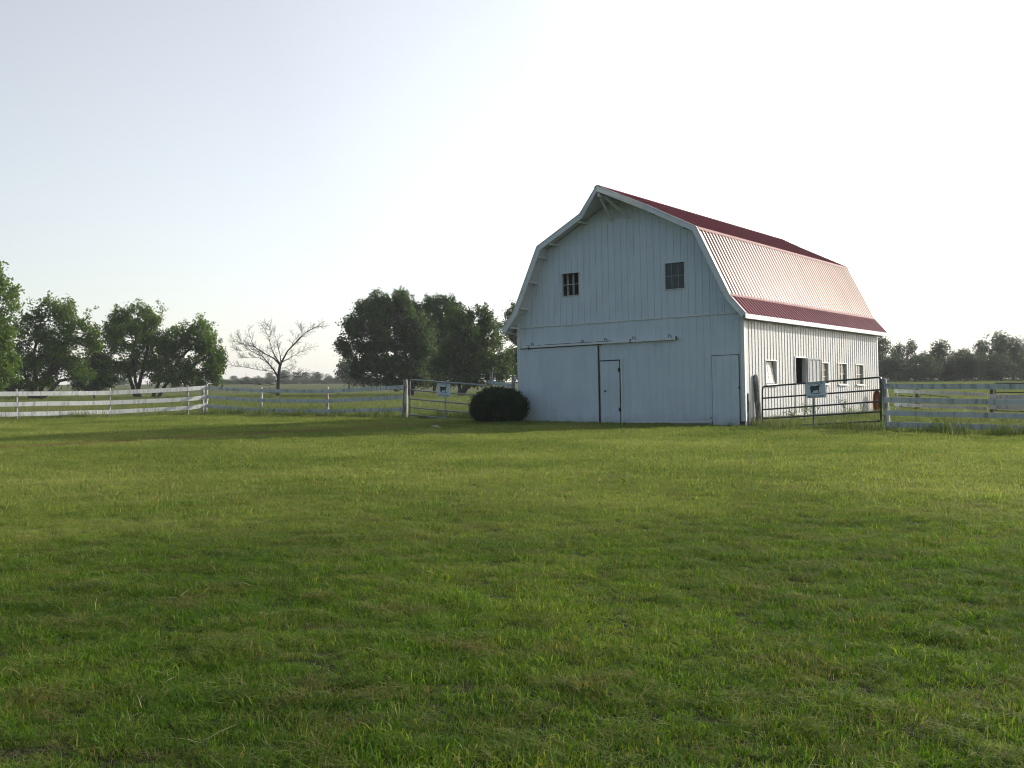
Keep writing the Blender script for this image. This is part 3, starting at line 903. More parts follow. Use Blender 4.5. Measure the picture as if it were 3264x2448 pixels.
def sign(label, c00, c10, c11, c01, Y0, Y1):
    """corners in the photo: bottom left, bottom right, top right, top left; depth at left and right edge"""
    P = [at(*c00, Y0), at(*c10, Y1), at(*c11, Y1), at(*c01, Y0)]
    cen = sum(P, Vector())/4
    ux = ((P[1]-P[0])+(P[2]-P[3]))/2; uz = ((P[3]-P[0])+(P[2]-P[1]))/2
    w_, h_ = ux.length, uz.length
    X = ux.normalized(); Yn = X.cross(uz).normalized(); Z = Yn.cross(X).normalized()*-1
    Z = X.cross(Yn)*1
    if Z.z < 0: Z = -Z
    Yn = Z.cross(X)                     # points away from the viewer
    if Yn.y < 0: Yn = -Yn
    mat = Matrix((X, Yn, Z)).transposed().to_4x4(); mat.translation = cen
    root = empty('farm_sign'); root.matrix_world = mat
    tag(root, label, 'sign', 'farm signs hung on the gates')
    mb = MB(); mb.box((-w_/2, -.004, -h_/2), (w_/2, .004, h_/2)); mb.build('panel', M['sign'], root)
    fr = MB()
    for q in ((-w_/2,-h_/2,w_/2,-h_/2+.008),(-w_/2,h_/2-.008,w_/2,h_/2),(-w_/2,-h_/2+.008,-w_/2+.008,h_/2-.008),(w_/2-.008,-h_/2+.008,w_/2,h_/2-.008)):
        fr.box((q[0], -.007, q[1]), (q[2], -.0045, q[3]))
    fr.build('edge', M['sign'], root)
    for body, z, hh in (('POLLED HEREFORDS', .37, .095), ('MADDEN FARMS', -.465, .125)):
        me = text_mesh(body, w_*.80, hh*h_); me.materials.append(M['ink'])
        o = bpy.data.objects.new('lettering', me); COL.objects.link(o); o.parent = root; o.location = (0.0, -.0065, z*h_-(0 if z > 0 else 0))
    for nm, poly, mt, dep, dz in (('bull_emblem', BULL, M['ink'], -.0065, 0), ('bull_face', HEAD, M['inkgrey'], -.0062, 0), ('ground_emblem', STRIP, M['inkgrey'], -.0068, 0)):
        mb = MB()
        pts = [(x*w_*.95, z*h_*1.30-.03*h_) for x, z in poly]
        if nm == 'bull_face':
            n = len(pts); cx = sum(p[0] for p in pts)/n; cz = sum(p[1] for p in pts)/n
            inn = [(cx+(p[0]-cx)*.72, cz+(p[1]-cz)*.72) for p in pts]
            mb.add([(p[0], dep, p[1]) for p in pts]+[(p[0], dep, p[1]) for p in inn], [(i, (i+1) % n, (i+1) % n+n, i+n) for i in range(n)])
            mb.build(nm, mt, root)
        else:
            bm = bmesh.new()
            vs = [bm.verts.new((p[0], dep, p[1])) for p in pts]
            f = bm.faces.new(vs); bmesh.ops.triangulate(bm, faces=[f])
            me = bpy.data.meshes.new(nm); bm.to_mesh(me); bm.free(); me.materials.append(mt)
            o = bpy.data.objects.new(nm, me); COL.objects.link(o); o.parent = root
    return root
sign('pale farm sign with black bull emblem on the left grey gate', (1397, 1263), (1437.5, 1265), (1433, 1224), (1392, 1221.5), 43.77, 43.33)
sign('pale farm sign with black bull emblem on the right dark gate', (2571, 1270), (2634, 1266.5), (2631, 1216), (2569, 1219.5), 33.60, 33.06)

# oblong trough leaning on the barn's far corner
def trough():
    c = barn.matrix_basis if False else None
    Mx = Matrix.Translation((7.8672, 35.3457, 0)) @ Euler((-.0085, -.0221, -.6361), 'XYZ').to_matrix().to_4x4()
    p = Mx @ Vector((.33, 13.0, .0))
    root = empty('feed_trough', (p.x, p.y, 0), (0, 0, -.30))
    tag(root, 'orange-brown oblong trough stood on end against the barn far corner', 'trough')
    H_, Wd, D = 1.08, .17, .18
    n, m = 24, 6
    ol = []
    for k in range(n):
        t = 2*math.pi*k/n
        e = 2/4.0
        ol.append((math.copysign(abs(math.cos(t))**.75, math.cos(t))*Wd, math.copysign(abs(math.sin(t))**.75, math.sin(t))*H_/2+H_/2))
    lean = lambda x, y, z: (x, y+.10-z*.10+.0, z)
    mb = MB(); V = []; Fc = []
    levels = [(0, 1.0), (.3, .98), (.75, .90), (1, .70)]
    for dz, sc in levels:
        for x, z in ol: V.append(lean(x*sc, dz*D, (z-H_/2)*(1-(1-sc)*.5)+H_/2))
    for dz, sc in reversed(levels):
        for x, z in ol: V.append(lean(x*(sc-.06), dz*D-.012, (z-H_/2)*(1-(1-sc)*.5-.03)+H_/2))
    L_ = len(levels)*2
    for j in range(L_-1):
        for k in range(n): Fc.append((j*n+k, j*n+(k+1) % n, (j+1)*n+(k+1) % n, (j+1)*n+k))
    Fc.append(tuple(3*n+k for k in range(n))); Fc.append(tuple(4*n+k for k in range(n)))
    # close floor
    mb.add(V, Fc); mb.build('basin', M['orange'], root, smooth=True)
    mb = MB(); mb.tube([lean(x*.99, -.006, (z-H_/2)*.99+H_/2) for x, z in ol+[ol[0]]], .022, 6, cap=False); mb.build('rim', M['rim'], root, smooth=True)
trough()

# two pale stones lying in the grass
for i, (px, py, s, lab) in enumerate(((1388, 1361, .10, 'larger pale flat stone lying in shaded grass before the left gate'), (1402, 1366, .06, 'smaller pale stone beside the flat stone in the grass'))):
    bm = bmesh.new(); bmesh.ops.create_icosphere(bm, subdivisions=3, radius=1)
    for v in bm.verts:
        d = 1+.25*noise.noise(v.co*1.3+Vector((i*7, 0, 0)))+.08*noise.noise(v.co*4)
        v.co = Vector((v.co.x*s*1.5*d, v.co.y*s*d, v.co.z*s*.55*d+.04))
    me = bpy.data.meshes.new('stone'); bm.to_mesh(me); bm.free(); me.materials.append(M['stone'])
    me.polygons.foreach_set('use_smooth', [True]*len(me.polygons))
    o = bpy.data.objects.new('stone', me); COL.objects.link(o)
    g = at(px, py, 35.6 if i == 0 else 34.8); o.location = (g.x, g.y, 0); tag(o, lab, 'stone')

# flat dark patch of ground behind the right fence
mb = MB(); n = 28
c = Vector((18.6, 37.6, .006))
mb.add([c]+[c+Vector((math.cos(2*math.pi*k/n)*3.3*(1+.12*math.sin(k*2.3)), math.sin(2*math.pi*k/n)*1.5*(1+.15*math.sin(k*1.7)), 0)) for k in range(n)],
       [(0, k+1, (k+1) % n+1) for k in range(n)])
tag(mb.build('dark_ground_patch', M['dirt_and_dark']), kind='structure')

# ---------------------------------------------------------------- vegetation
def leaf_mesh(name, P, size, tone, mat, flat=.0, aspect=.55):
    """rhombic leaves at points P (n,3) with random orientation"""
    n = len(P)
    a = rng.normal(size=(n, 3)); a /= np.linalg.norm(a, axis=1)[:, None]
    b = rng.normal(size=(n, 3)); b[:, 2] *= (1-flat); a[:, 2] *= (1-flat)
    b -= a*(a*b).sum(1)[:, None]/((a*a).sum(1)[:, None]+1e-9)
    b /= np.linalg.norm(b, axis=1)[:, None]+1e-9
    s = (size*rng.uniform(.6, 1.3, n))[:, None]
    V = np.empty((n, 4, 3))
    V[:, 0] = P-a*s*.5; V[:, 1] = P+b*s*aspect*.5; V[:, 2] = P+a*s*.5; V[:, 3] = P-b*s*aspect*.5
    me = bpy.data.meshes.new(name)
    me.vertices.add(n*4); me.vertices.foreach_set('co', V.ravel())
    me.loops.add(n*4); me.loops.foreach_set('vertex_index', np.arange(n*4, dtype=np.int32))
    me.polygons.add(n); me.polygons.foreach_set('loop_start', np.arange(0, n*4, 4, dtype=np.int32))
    at_ = me.attributes.new('tone', 'FLOAT', 'POINT')
    at_.data.foreach_set('value', np.repeat(tone, 4).astype(np.float32))
    me.materials.append(mat); me.update(calc_edges=True)
    return me

def crown_points(lobes, dens, k=14, spread=.26, hole=.0):
    """cluster centres filling the lobes, thinned by noise so sky shows through"""
    Cn = []
    for (c, r) in lobes:
        n = int(dens*r.x*r.z)
        d = rng.normal(size=(n, 3)); d /= np.linalg.norm(d, axis=1)[:, None]
        rad = rng.uniform(.15, 1.0, n)**.6
        sp = rng.random(n) < .10
        rad[sp] *= rng.uniform(1.05, 1.22, sp.sum())
        p = np.array(c)+d*rad[:, None]*np.array(r)
        Cn.append(p)
    Cn = np.vstack(Cn)
    keep = np.array([noise.noise(Vector(p)*.75) > hole-.16 for p in Cn])
    Cn = Cn[keep]
    # each cluster is a leafy spray along a twig that points outwards and up
    k = int(k*1.9)
    own = np.vstack([np.repeat(np.array(c)[None], 1, 0) for c, r in lobes])
    cen = own[np.argmin(((Cn[:, None]-own[None])**2).sum(2), 1)]
    dv = Cn-cen; dv /= np.linalg.norm(dv, axis=1)[:, None]+1e-6
    dv = dv+rng.normal(size=dv.shape)*.45+np.array([0, 0, .45]); dv /= np.linalg.norm(dv, axis=1)[:, None]
    ln = rng.uniform(.35, 1.25, len(Cn))
    tt = rng.uniform(-.4, .6, (len(Cn), k))
    P = (Cn[:, None]+dv[:, None]*(tt*ln[:, None])[..., None]).reshape(-1, 3)
    P += rng.normal(size=P.shape)*(spread*.62*(1.15-np.clip(tt, 0, 1).reshape(-1)*.9))[:, None]
    tone = np.clip(np.repeat(rng.random(len(Cn)), k)*.6+rng.random(len(P))*.4, 0, 1)
    return Cn, P, tone

def limb(mb, pts, r0, r1, n=6, wob=.06):
    pts = [Vector(p) for p in pts]
    out = []
    for i in range(len(pts)-1):
        for j in range(3):
            q = pts[i].lerp(pts[i+1], j/3)
            if i+j: q = q+Vector([random.uniform(-wob, wob) for _ in range(3)])
            out.append(q)
    out.append(pts[-1])
    m = len(out)-1
    mb.tube(out, [r0+(r1-r0)*(i/m)**.8 for i in range(m+1)], n, cap=False)
    return out

def tree(label, base, Y, lobes, stems, mat='leaf', dens=46, leaf=.17, k=14, spread=.27, hole=0, name='tree', cat='tree', group=None, bark='bark', tr=.2, bz=0, nsub=26, deep=.85):
    f = Y/F
    B = at(base[0], base[1], Y); B.z = bz
    root = empty(name, B); tag(root, label, cat, group)
    Lb = []
    for (cx, cy, rx, ry) in lobes:
        c = at(cx, cy, Y)-B; c.y += random.uniform(-.5, .5)*rx*f
        Lb.append((c, Vector((rx*f, rx*f*deep, ry*f))))
    dens *= 1.45; leaf *= 1.5
    Cn, P, tone = crown_points(Lb, dens, k, spread, hole)
    ok = P[:, 2] > .15; P = P[ok]; tone = tone[ok]
    me = leaf_mesh('crown', P, leaf, tone, M[mat])
    o = bpy.data.objects.new('crown', me); COL.objects.link(o); o.parent = root
    mb = MB(); allp = []
    for st in stems:
        pts = [at(x, y, Y)-B for x, y in st]
        for i, p in enumerate(pts[1:]): p.y += random.uniform(-.6, .6)*i*.5
        pts[0].z = -.15
        allp += limb(mb, pts, tr, tr*.35, 8, .05)
    # limbs to the lobes, branches to clusters
    ap = [p for p in allp if p.z > 1.0] or allp
    for c, r in Lb:
        s = min(ap, key=lambda p: (p-c).length+max(0, p.z-c.z)*2)
        q = limb(mb, [s, s.lerp(c, .5)+Vector((0, 0, -.1*(c-s).length)), c+Vector((0, 0, r.z*.3))], tr*.42, tr*.12, 5, .08)
        ids = [i for i in range(len(Cn)) if abs(Cn[i][0]-c.x) < r.x and abs(Cn[i][2]-c.z) < r.z]
        random.shuffle(ids)
        for i in ids[:nsub]:
            e = Vector(Cn[i]); s2 = min(q, key=lambda p: (p-e).length+max(0, p.z-e.z))
            limb(mb, [s2, s2.lerp(e, .5)+Vector((0, 0, -.08)), e], tr*.14, .012, 4, .05)
    t = mb.build('trunk', M[bark], root, smooth=True)
    return root

G_L = 'leafy trees beyond the left fence'
tree('tall bright green tree cut off by the left edge', (-70, 1290), 80,
     [(-45, 880, 62, 62), (-15, 900, 42, 50), (-5, 960, 72, 62), (-60, 1000, 90, 80), (-10, 1050, 60, 55), (-70, 1120, 95, 80), (-20, 1170, 60, 60), (-90, 940, 80, 90), (-30, 1220, 55, 35)],
     [[(-70, 1290), (-65, 1180), (-50, 1050), (-40, 950)], [(-70, 1250), (-30, 1150), (0, 1040)]], 'leaf_bright', 60, .15, group=G_L, tr=.3)
tree('green multi-stemmed tree second from the left edge', (100, 1278), 100,
     [(125, 985, 48, 42), (165, 990, 50, 42), (225, 1010, 58, 50), (110, 1060, 62, 55), (185, 1080, 75, 60), (250, 1075, 52, 48), (292, 1070, 32, 38), (50, 1130, 62, 55), (130, 1150, 70, 50), (225, 1150, 55, 42), (40, 1200, 65, 42), (160, 1205, 55, 38), (295, 1110, 34, 32), (165, 1130, 60, 50), (90, 1225, 60, 25), (255, 1190, 45, 35), (15, 1235, 50, 25)],
     [[(95, 1280), (100, 1230), (60, 1170), (45, 1100)], [(105, 1280), (115, 1215), (105, 1130), (130, 1040)], [(110, 1278), (160, 1180), (185, 1120), (225, 1050)], [(120, 1240), (190, 1215), (240, 1205)]],
     'leaf_bright', 33, .16, group=G_L, tr=.26, hole=.04)
tree('dark low shrub between the two widest left trees', (300, 1258), 104,
     [(300, 1175, 48, 42), (270, 1205, 45, 38), (330, 1200, 42, 40), (310, 1140, 38, 38), (285, 1225, 45, 25), (330, 1228, 38, 22)],
     [[(300, 1262), (300, 1220), (305, 1170)]], 'leaf', 50, .16, name='shrub', cat='shrub', tr=.12)
tree('wide green tree with forked dark trunks left of the bare tree', (470, 1272), 109,
     [(385, 1030, 58, 50), (430, 1010, 50, 42), (485, 1015, 50, 45), (365, 1075, 48, 50), (430, 1085, 78, 58), (505, 1075, 50, 55), (395, 1140, 62, 42), (470, 1135, 55, 38), (600, 1060, 42, 40), (645, 1055, 52, 42), (625, 1110, 75, 55), (675, 1120, 38, 62), (560, 1130, 55, 45), (650, 1180, 58, 42), (580, 1190, 50, 32), (690, 1195, 32, 28), (360, 1180, 32, 22), (540, 1200, 60, 36), (610, 1215, 70, 26), (500, 1170, 55, 36), (420, 1190, 42, 30), (560, 1090, 50, 45), (700, 1150, 22, 40)],
     [[(452, 1274), (432, 1215), (425, 1130), (440, 1050)], [(485, 1274), (510, 1210), (560, 1160), (620, 1090)], [(500, 1274), (530, 1225), (600, 1180), (660, 1130)], [(435, 1220), (400, 1160), (350, 1150), (330, 1190)], [(432, 1190), (470, 1110), (485, 1040)]],
     'leaf_bright', 38, .16, group=G_L, tr=.24, hole=.04)
tree('broad dark tree right behind the left fence gate post', (1309, 1262), 112,
     [(1222, 965, 46, 46), (1275, 960, 44, 36), (1180, 1000, 50, 42), (1240, 1010, 65, 50), (1300, 1005, 50, 50), (1130, 1030, 42, 30), (1160, 1060, 55, 38), (1110, 1100, 42, 32), (1150, 1130, 58, 40), (1230, 1080, 50, 40), (1300, 1080, 65, 55), (1160, 1180, 42, 32), (1215, 1160, 48, 38), (1290, 1165, 70, 45), (1265, 1215, 45, 25), (1340, 1040, 50, 45), (1350, 1110, 50, 50), (1210, 1110, 60, 45), (1320, 1205, 55, 26), (1190, 1205, 45, 22)],
     [[(1306, 1265), (1300, 1190), (1290, 1110), (1270, 1010)], [(1312, 1265), (1325, 1180), (1330, 1080), (1310, 1000)], [(1300, 1150), (1250, 1090), (1190, 1060)]],
     'leaf', 54, .17, group='dark trees beside the barn', tr=.33)
tree('dark tree standing between the broad dark tree and the greener one', (1400, 1264), 120,
     [(1385, 985, 46, 38), (1430, 985, 42, 40), (1360, 1030, 48, 50), (1420, 1050, 60, 55), (1385, 1110, 65, 55), (1350, 1175, 55, 45), (1410, 1180, 50, 35), (1450, 1030, 45, 45), (1430, 1120, 55, 50), (1370, 1210, 60, 22), (1348, 985, 40, 40), (1410, 1000, 55, 45), (1480, 1080, 45, 50)],
     [[(1385, 1264), (1388, 1180), (1385, 1090), (1400, 1010)]], 'leaf', 52, .17, group='dark trees beside the barn', tr=.25)
tree('greener tree with a straight trunk nearest the barn left wall', (1463, 1269), 104,
     [(1475, 1015, 45, 35), (1530, 1010, 42, 38), (1485, 1060, 62, 48), (1555, 1060, 42, 48), (1460, 1120, 62, 50), (1535, 1115, 68, 52), (1590, 1130, 42, 48), (1470, 1175, 60, 42), (1545, 1175, 65, 42), (1600, 1185, 38, 32), (1430, 1205, 40, 25), (1510, 1215, 60, 22), (1520, 1150, 60, 45), (1430, 1150, 50, 45)],
     [[(1463, 1272), (1465, 1200), (1470, 1120), (1490, 1040)], [(1466, 1215), (1520, 1180), (1570, 1150)], [(1466, 1190), (1520, 1110), (1530, 1030)]],
     'leaf', 52, .16, group='dark trees beside the barn', tr=.22, hole=-.02)
tree('loose dark tree peeking out from behind the barn left eave', (1668, 1262), 128,
     [(1640, 1005, 34, 36), (1612, 1055, 34, 28), (1665, 1060, 45, 48), (1635, 1120, 45, 45), (1690, 1130, 55, 60), (1640, 1185, 40, 38)],
     [[(1672, 1264), (1668, 1180), (1650, 1060)]], 'leaf', 40, .18, group='dark trees beside the barn', tr=.22, hole=.08)
tree('small pale hazy tree between the bare tree and broad dark tree', (1112, 1234), 210,
     [(1105, 1165, 30, 20), (1125, 1185, 34, 24), (1095, 1195, 28, 20), (1130, 1210, 36, 18), (1165, 1212, 36, 15)],
     [[(1113, 1236), (1113, 1195), (1108, 1168)]], 'leaf_far', 14, .3, k=12, spread=.5, cat='tree', tr=.18, bz=hz(-30, 210), nsub=10)

# bare dead tree
def bare_tree():
    Y = 108
    z = lambda x, y: (640+x/3.3515, 1000+y/3.3515)
    B = at(*z(822, 905), Y); B.z = 0
    root = empty('bare_tree', B)
    tag(root, 'leafless grey tree with fanned twigs behind the left fence', 'tree')
    limbs = [([(822, 905), (826, 760), (832, 660), (845, 560), (858, 530)], .20, .13),
             ([(826, 680), (775, 600), (715, 530), (640, 450), (530, 310), (485, 190)], .11, .012),
             ([(845, 545), (780, 475), (690, 430), (570, 350), (450, 320), (345, 290)], .10, .012),
             ([(640, 450), (540, 400), (450, 320), (400, 230)], .05, .01),
             ([(850, 540), (805, 470), (765, 380), (735, 250), (685, 150)], .09, .012),
             ([(858, 530), (850, 440), (825, 320), (790, 190)], .07, .01),
             ([(860, 525), (920, 400), (1040, 270), (1110, 195), (1200, 140), (1250, 130)], .11, .012),
             ([(870, 515), (950, 475), (1050, 420), (1155, 360)], .06, .01),
             ([(845, 580), (910, 580), (1000, 640), (1040, 650)], .04, .01),
             ([(815, 660), (760, 615), (640, 600), (520, 575), (380, 560)], .05, .01),
             ([(710, 520), (620, 470), (500, 470), (430, 470)], .04, .01),
             ([(832, 745), (720, 765), (560, 750), (360, 745)], .035, .008),
             ([(838, 690), (930, 665), (1080, 675), (1190, 690)], .04, .008),
             ([(735, 250), (760, 180), (740, 140)], .03, .008), ([(1040, 270), (1085, 230), (1080, 140)], .03, .008),
             ([(830, 850), (800, 860), (750, 840)], .03, .008), ([(930, 390), (990, 330), (1000, 240)], .03, .008), ([(600, 400), (560, 380), (420, 400), (370, 385)], .03, .008)]
    mb = MB()
    def branch(p, d, ln, r, lev):
        """curved branch, turning upwards, with side branches in alternation"""
        n = 5; pts = [p.copy()]; q = p.copy(); dd = d.copy()
        bend = Vector((random.uniform(-.10, .10), random.uniform(-.12, .12), random.uniform(.0, .13)))
        for i in range(n):
            dd = (dd+bend+Vector([random.uniform(-.09, .09) for _ in range(3)])).normalized()
            q = q+dd*ln/n; pts.append(q.copy())
            if lev < 3 and (i > 0 or lev == 1):
                s_ = random.choice((-1, 1)) if lev > 1 else (1 if i % 2 else -1)
                a = s_*random.uniform(.45, .85)
                e = Vector((dd.x*math.cos(a)-dd.z*math.sin(a), dd.y+random.uniform(-.35, .35), dd.x*math.sin(a)+dd.z*math.cos(a))).normalized()
                branch(q.copy(), e, ln*random.uniform(.35, .6), r*.62, lev+1)
        mb.tube(pts, [r*(1-.13*i) for i in range(n+1)], 4, cap=False)
    for pl, r0, r1 in limbs:
        off = random.uniform(-1, 1)
        pts = []
        for i, (x, y) in enumerate(pl):
            v = at(*z(x, y), Y)-B
            v.y += off*.35*i if pl[0] != (822, 905) else 0
            pts.append(v)
        if pl[0] == (822, 905): pts[0].z = -.2
        m = len(pts)-1
        mb.tube(pts, [r0+(r1-r0)*(i/m)**.7 for i in range(m+1)], 7, cap=False)
        if pl[0] == (822, 905): continue
        sgn = 1
        for i in range(1, m+1):
            a, b = pts[i-1], pts[i]
            d = (b-a).normalized()
            for k in range(3 if i > 1 else 1):
                p = a.lerp(b, (k+random.random())/3 if i > 1 else .7)
                sgn = -sgn; an = sgn*random.uniform(.35, .75)
                e = Vector((d.x*math.cos(an)-d.z*math.sin(an), d.y+random.uniform(-.4, .4), d.x*math.sin(an)+d.z*math.cos(an))).normalized()
                if e.z < -.2: e.z *= -.3
                branch(p, e.normalized(), random.uniform(.5, .95), .022, 1)
        branch(pts[-1], d, .3, .012, 2)
    mb.build('trunk', M['bark_light'], root, smooth=True)
bare_tree()

# far hazy trees: four shared crowns
def proto_far(seed, nl, low=False):
    random.seed(seed)
    Lb = []
    for i in range(nl):
        a = random.uniform(0, 6.28); q = random.uniform(0, .27)
        Lb.append((Vector((math.cos(a)*q*1.3, math.sin(a)*q, random.uniform(.05, .78) if low else random.uniform(.15, .80))), Vector((random.uniform(.17, .27),)*2+(random.uniform(.13, .22),))))
    Cn = []
    for c, r in Lb:
        n = 120 if low else 85
        d = rng.normal(size=(n, 3)); d /= np.linalg.norm(d, axis=1)[:, None]
        Cn.append(np.array(c)+d*(rng.uniform(.3, 1.08, n)**.6)[:, None]*np.array(r))
    Cn = np.vstack(Cn)
    Cn = Cn[Cn[:, 2] > .02]
    P = np.repeat(Cn, 8, 0)+rng.normal(size=(len(Cn)*8, 3))*.030
    P = P[P[:, 2] > .01]
    tone = rng.random(len(P))
    me = leaf_mesh('crown', P, .030, tone, M['leaf_far'], aspect=.7)
    mb = MB()
    limb(mb, [(0, 0, -.03), (.01, 0, .25), (0, .01, .6)], .03, .012, 6, .008)
    for c, r in Lb:
        limb(mb, [(0, 0, .2), c*.6, c], .014, .004, 4, .008)
    tm = bpy.data.meshes.new('trunk'); tm.from_pydata(mb.v, [], mb.f); tm.materials.append(M['bark'])
    return me, tm
def proto_low(seed):
    random.seed(seed)
    return proto_far(seed, 10, True)
PF_ = [proto_far(s, n) for s, n in ((3, 9), (5, 8), (9, 10), (12, 7), (21, 9))]
PL_ = [proto_low(s) for s in (31, 32, 33)]
random.seed(11)
def far_tree(px, Y, top, wd, label, group, i, low=False):
    c = at(px, 1215, Y); b = hz(c.x, c.y)
    h = (at(px, top, Y).z-b)*1.1
    root = empty('distant_tree', (c.x, c.y, b)); tag(root, label, 'tree', group)
    me, tm = PL_[i % 3] if low else PF_[i % 5]
    ws = wd*Y/F/.8
    root.scale = (ws, ws, h/.95); root.rotation_euler.z = random.uniform(0, 6.28)
    for nm, m_ in (('crown', me), ('trunk', tm)):
        o = bpy.data.objects.new(nm, m_); COL.objects.link(o); o.parent = root

GR = 'hazy trees along the field edge right of the barn'
RT = [(2815, 176, 1068, 70, 'tall dark tree at the tree line touching the barn far corner'),
      (2862, 180, 1098, 50, 'narrow dark tree just right of the barn far corner'),
      (2893, 176, 1084, 46, 'slim loose-crowned tree, second peak right of the barn on the tree line'),
      (2935, 186, 1125, 70, 'low rounded tree right of the slim loose-crowned peak'),
      (2968, 180, 1120, 60, 'low tree just left of the round airy tree on the tree line'),
      (3002, 172, 1086, 66, 'round airy tree standing alone above the middle of the right tree line'),
      (3045, 184, 1122, 64, 'low dense tree just right of the round airy tree'),
      (3085, 178, 1112, 60, 'medium tree left of the tallest right clump'),
      (3120, 184, 1082, 56, 'tree forming the left shoulder of the tallest right clump'),
      (3158, 172, 1070, 60, 'tree forming the left peak of the tallest right clump'),
      (3190, 178, 1058, 62, 'tallest tree of the right tree line'),
      (3232, 174, 1074, 60, 'tree right of the tallest one on the right tree line'),
      (3275, 180, 1096, 70, 'dense tree cut by the right edge of the photo')]
for i, (px, Y, top, wd_, lab) in enumerate(RT):
    far_tree(px, Y, top, wd_*1.5, lab, GR, i)
GS = 'low undergrowth trees filling the right tree line'
for i, px in enumerate(range(2790, 3420, 44)):
    far_tree(px+random.uniform(-8, 8), 166+random.uniform(-4, 10), 1134+random.uniform(-16, 10), 120, 'low bushy undergrowth tree in the dark mass at the foot of the right tree line', GS, i+2, True)
GLF = 'small hazy trees on the far left horizon'
LT = [(12, 1200, 60, 'hazy horizon tree glimpsed low at the left edge'), (150, 1203, 60, 'hazy horizon tree behind the second left tree'), (250, 1206, 60, 'hazy horizon tree left of the dark low shrub'),
      (380, 1203, 60, 'hazy horizon tree under the arch of the wide forked tree'), (700, 1208, 50, 'hazy horizon tree just right of the wide forked tree'),
      (748, 1201, 42, 'pale rounded horizon tree left of the bare tree'), (785, 1203, 40, 'second pale horizon tree left of the bare tree'), (820, 1199, 44, 'third pale horizon tree, next to the dark clump at the bare tree'),
      (862, 1190, 44, 'darker horizon tree directly left of the bare trunk'), (905, 1180, 54, 'tallest darker horizon tree directly behind the bare trunk'), (942, 1188, 46, 'horizon tree on the right shoulder of the dark clump'),
      (978, 1190, 44, 'rounded horizon tree right of the dark clump'), (1012, 1187, 42, 'horizon tree in the middle of the gap between bare and broad trees'), (1045, 1193, 44, 'last full horizon tree left of the small pale tree'),
      (1080, 1206, 46, 'low horizon tree just left of the small pale tree'), (1165, 1208, 60, 'low horizon tree under the broad dark tree left edge'), (1240, 1207, 60, 'low horizon tree behind the foliage by the gate post'),
      (1360, 1207, 60, 'low horizon tree behind the left gate'), (1500, 1207, 60, 'low horizon tree behind the greener tree by the barn')]
for i, (px, top, wd_, lab) in enumerate(LT):
    far_tree(px, 400+random.uniform(-15, 25), top-4, wd_*.95, lab, GLF, i, True)

GH = 'low hazy hedge trees on the far left horizon'
for i, px in enumerate(list(range(690, 1290, 21))+[20, 130, 240, 390, 1380, 1450, 1520]):
    far_tree(px+random.uniform(-8, 8), 380+random.uniform(-10, 10), 1207+random.uniform(-6, 3), 44, 'low hazy hedge tree filling the foot of the far left horizon', GH, i, True)

# clipped round evergreen
def bush():
    B = at(1590, 1344, 40.2); B.z = 0
    root = empty('evergreen_bush', B); tag(root, 'dark rounded evergreen bush at the barn left corner', 'bush')
    n = 46000
    d = rng.normal(size=(n, 3)); d /= np.linalg.norm(d, axis=1)[:, None]
    d = d[d[:, 2] > -.75]; n = len(d)
    rr = 1-np.abs(rng.normal(size=n))*.08+ (rng.random(n) < .16)*rng.uniform(0, .14, n)
    bumpy = np.array([1+.05*noise.noise(Vector(q)*2.3)+.05*noise.noise(Vector(q)*6) for q in d])
    e = np.abs(d)**.95*np.sign(d)
    P = e*(rr*bumpy)[:, None]*np.array([1.08, 1.03, .74])+np.array([0, 0, .58])
    P = P[P[:, 2] > .0]
    o = bpy.data.objects.new('foliage', leaf_mesh('foliage', P, .10, rng.random(len(P)), M['needle'], aspect=.22)); COL.objects.link(o); o.parent = root
    bm = bmesh.new(); bmesh.ops.create_icosphere(bm, subdivisions=4, radius=1)
    for v in bm.verts:
        v.co = Vector((v.co.x*.90, v.co.y*.86, v.co.z*.60))+Vector((0, 0, .58))
    me = bpy.data.meshes.new('inner_growth'); bm.to_mesh(me); bm.free(); me.materials.append(M['needle'])
    o = bpy.data.objects.new('inner_growth', me); COL.objects.link(o); o.parent = root
    mb = MB(); mb.tube([(0, 0, -.1), (0, 0, .5)], .08, 8); mb.build('trunk', M['bark'], root)
bush()

# ---- grass: tufts kept out of the scene, scattered by geometry nodes
def tuft(seed, nb, rad, h0, h1, wdt, mat, lean=.5, dry=0.12, flat=False):
    r = random.Random(seed); V = []; Fc = []; T = []
    for i in range(nb):
        a = r.uniform(0, 6.283); q = rad*math.sqrt(r.random())
        x, y = q*math.cos(a), q*math.sin(a)
        h = r.uniform(h0, h1); la = r.uniform(0, 6.283); le = abs(r.gauss(0, lean))*h
        if flat: le = h*1.1; h = h*.18
        wa = r.uniform(0, 6.283); wx, wy = math.cos(wa)*wdt*r.uniform(.6, 1.3)/2, math.sin(wa)*wdt*r.uniform(.6, 1.3)/2
        lx, ly = math.cos(la)*le, math.sin(la)*le
        b = len(V); z0 = r.uniform(.0, .03) if flat else -.005
        V += [(x-wx, y-wy, z0), (x+wx, y+wy, z0), (x+wx*.8+lx*.35, y+wy*.8+ly*.35, z0+h*.6), (x-wx*.8+lx*.35, y-wy*.8+ly*.35, z0+h*.6), (x+lx, y+ly, z0+h)]
        Fc += [(b, b+1, b+2, b+3), (b+3, b+2, b+4)]
        t = r.uniform(.75, .95) if r.random() < dry else r.uniform(0, .55)
        tp = r.uniform(.15, .55)
        T += [t, t, t+tp*.4, t+tp*.4, t+tp]
    me = bpy.data.meshes.new('grass_tuft'); me.from_pydata(V, [], Fc)
    at_ = me.attributes.new('tone', 'FLOAT', 'POINT'); at_.data.foreach_set('value', T)
    me.materials.append(mat)
    return bpy.data.objects.new('grass_tuft', me)

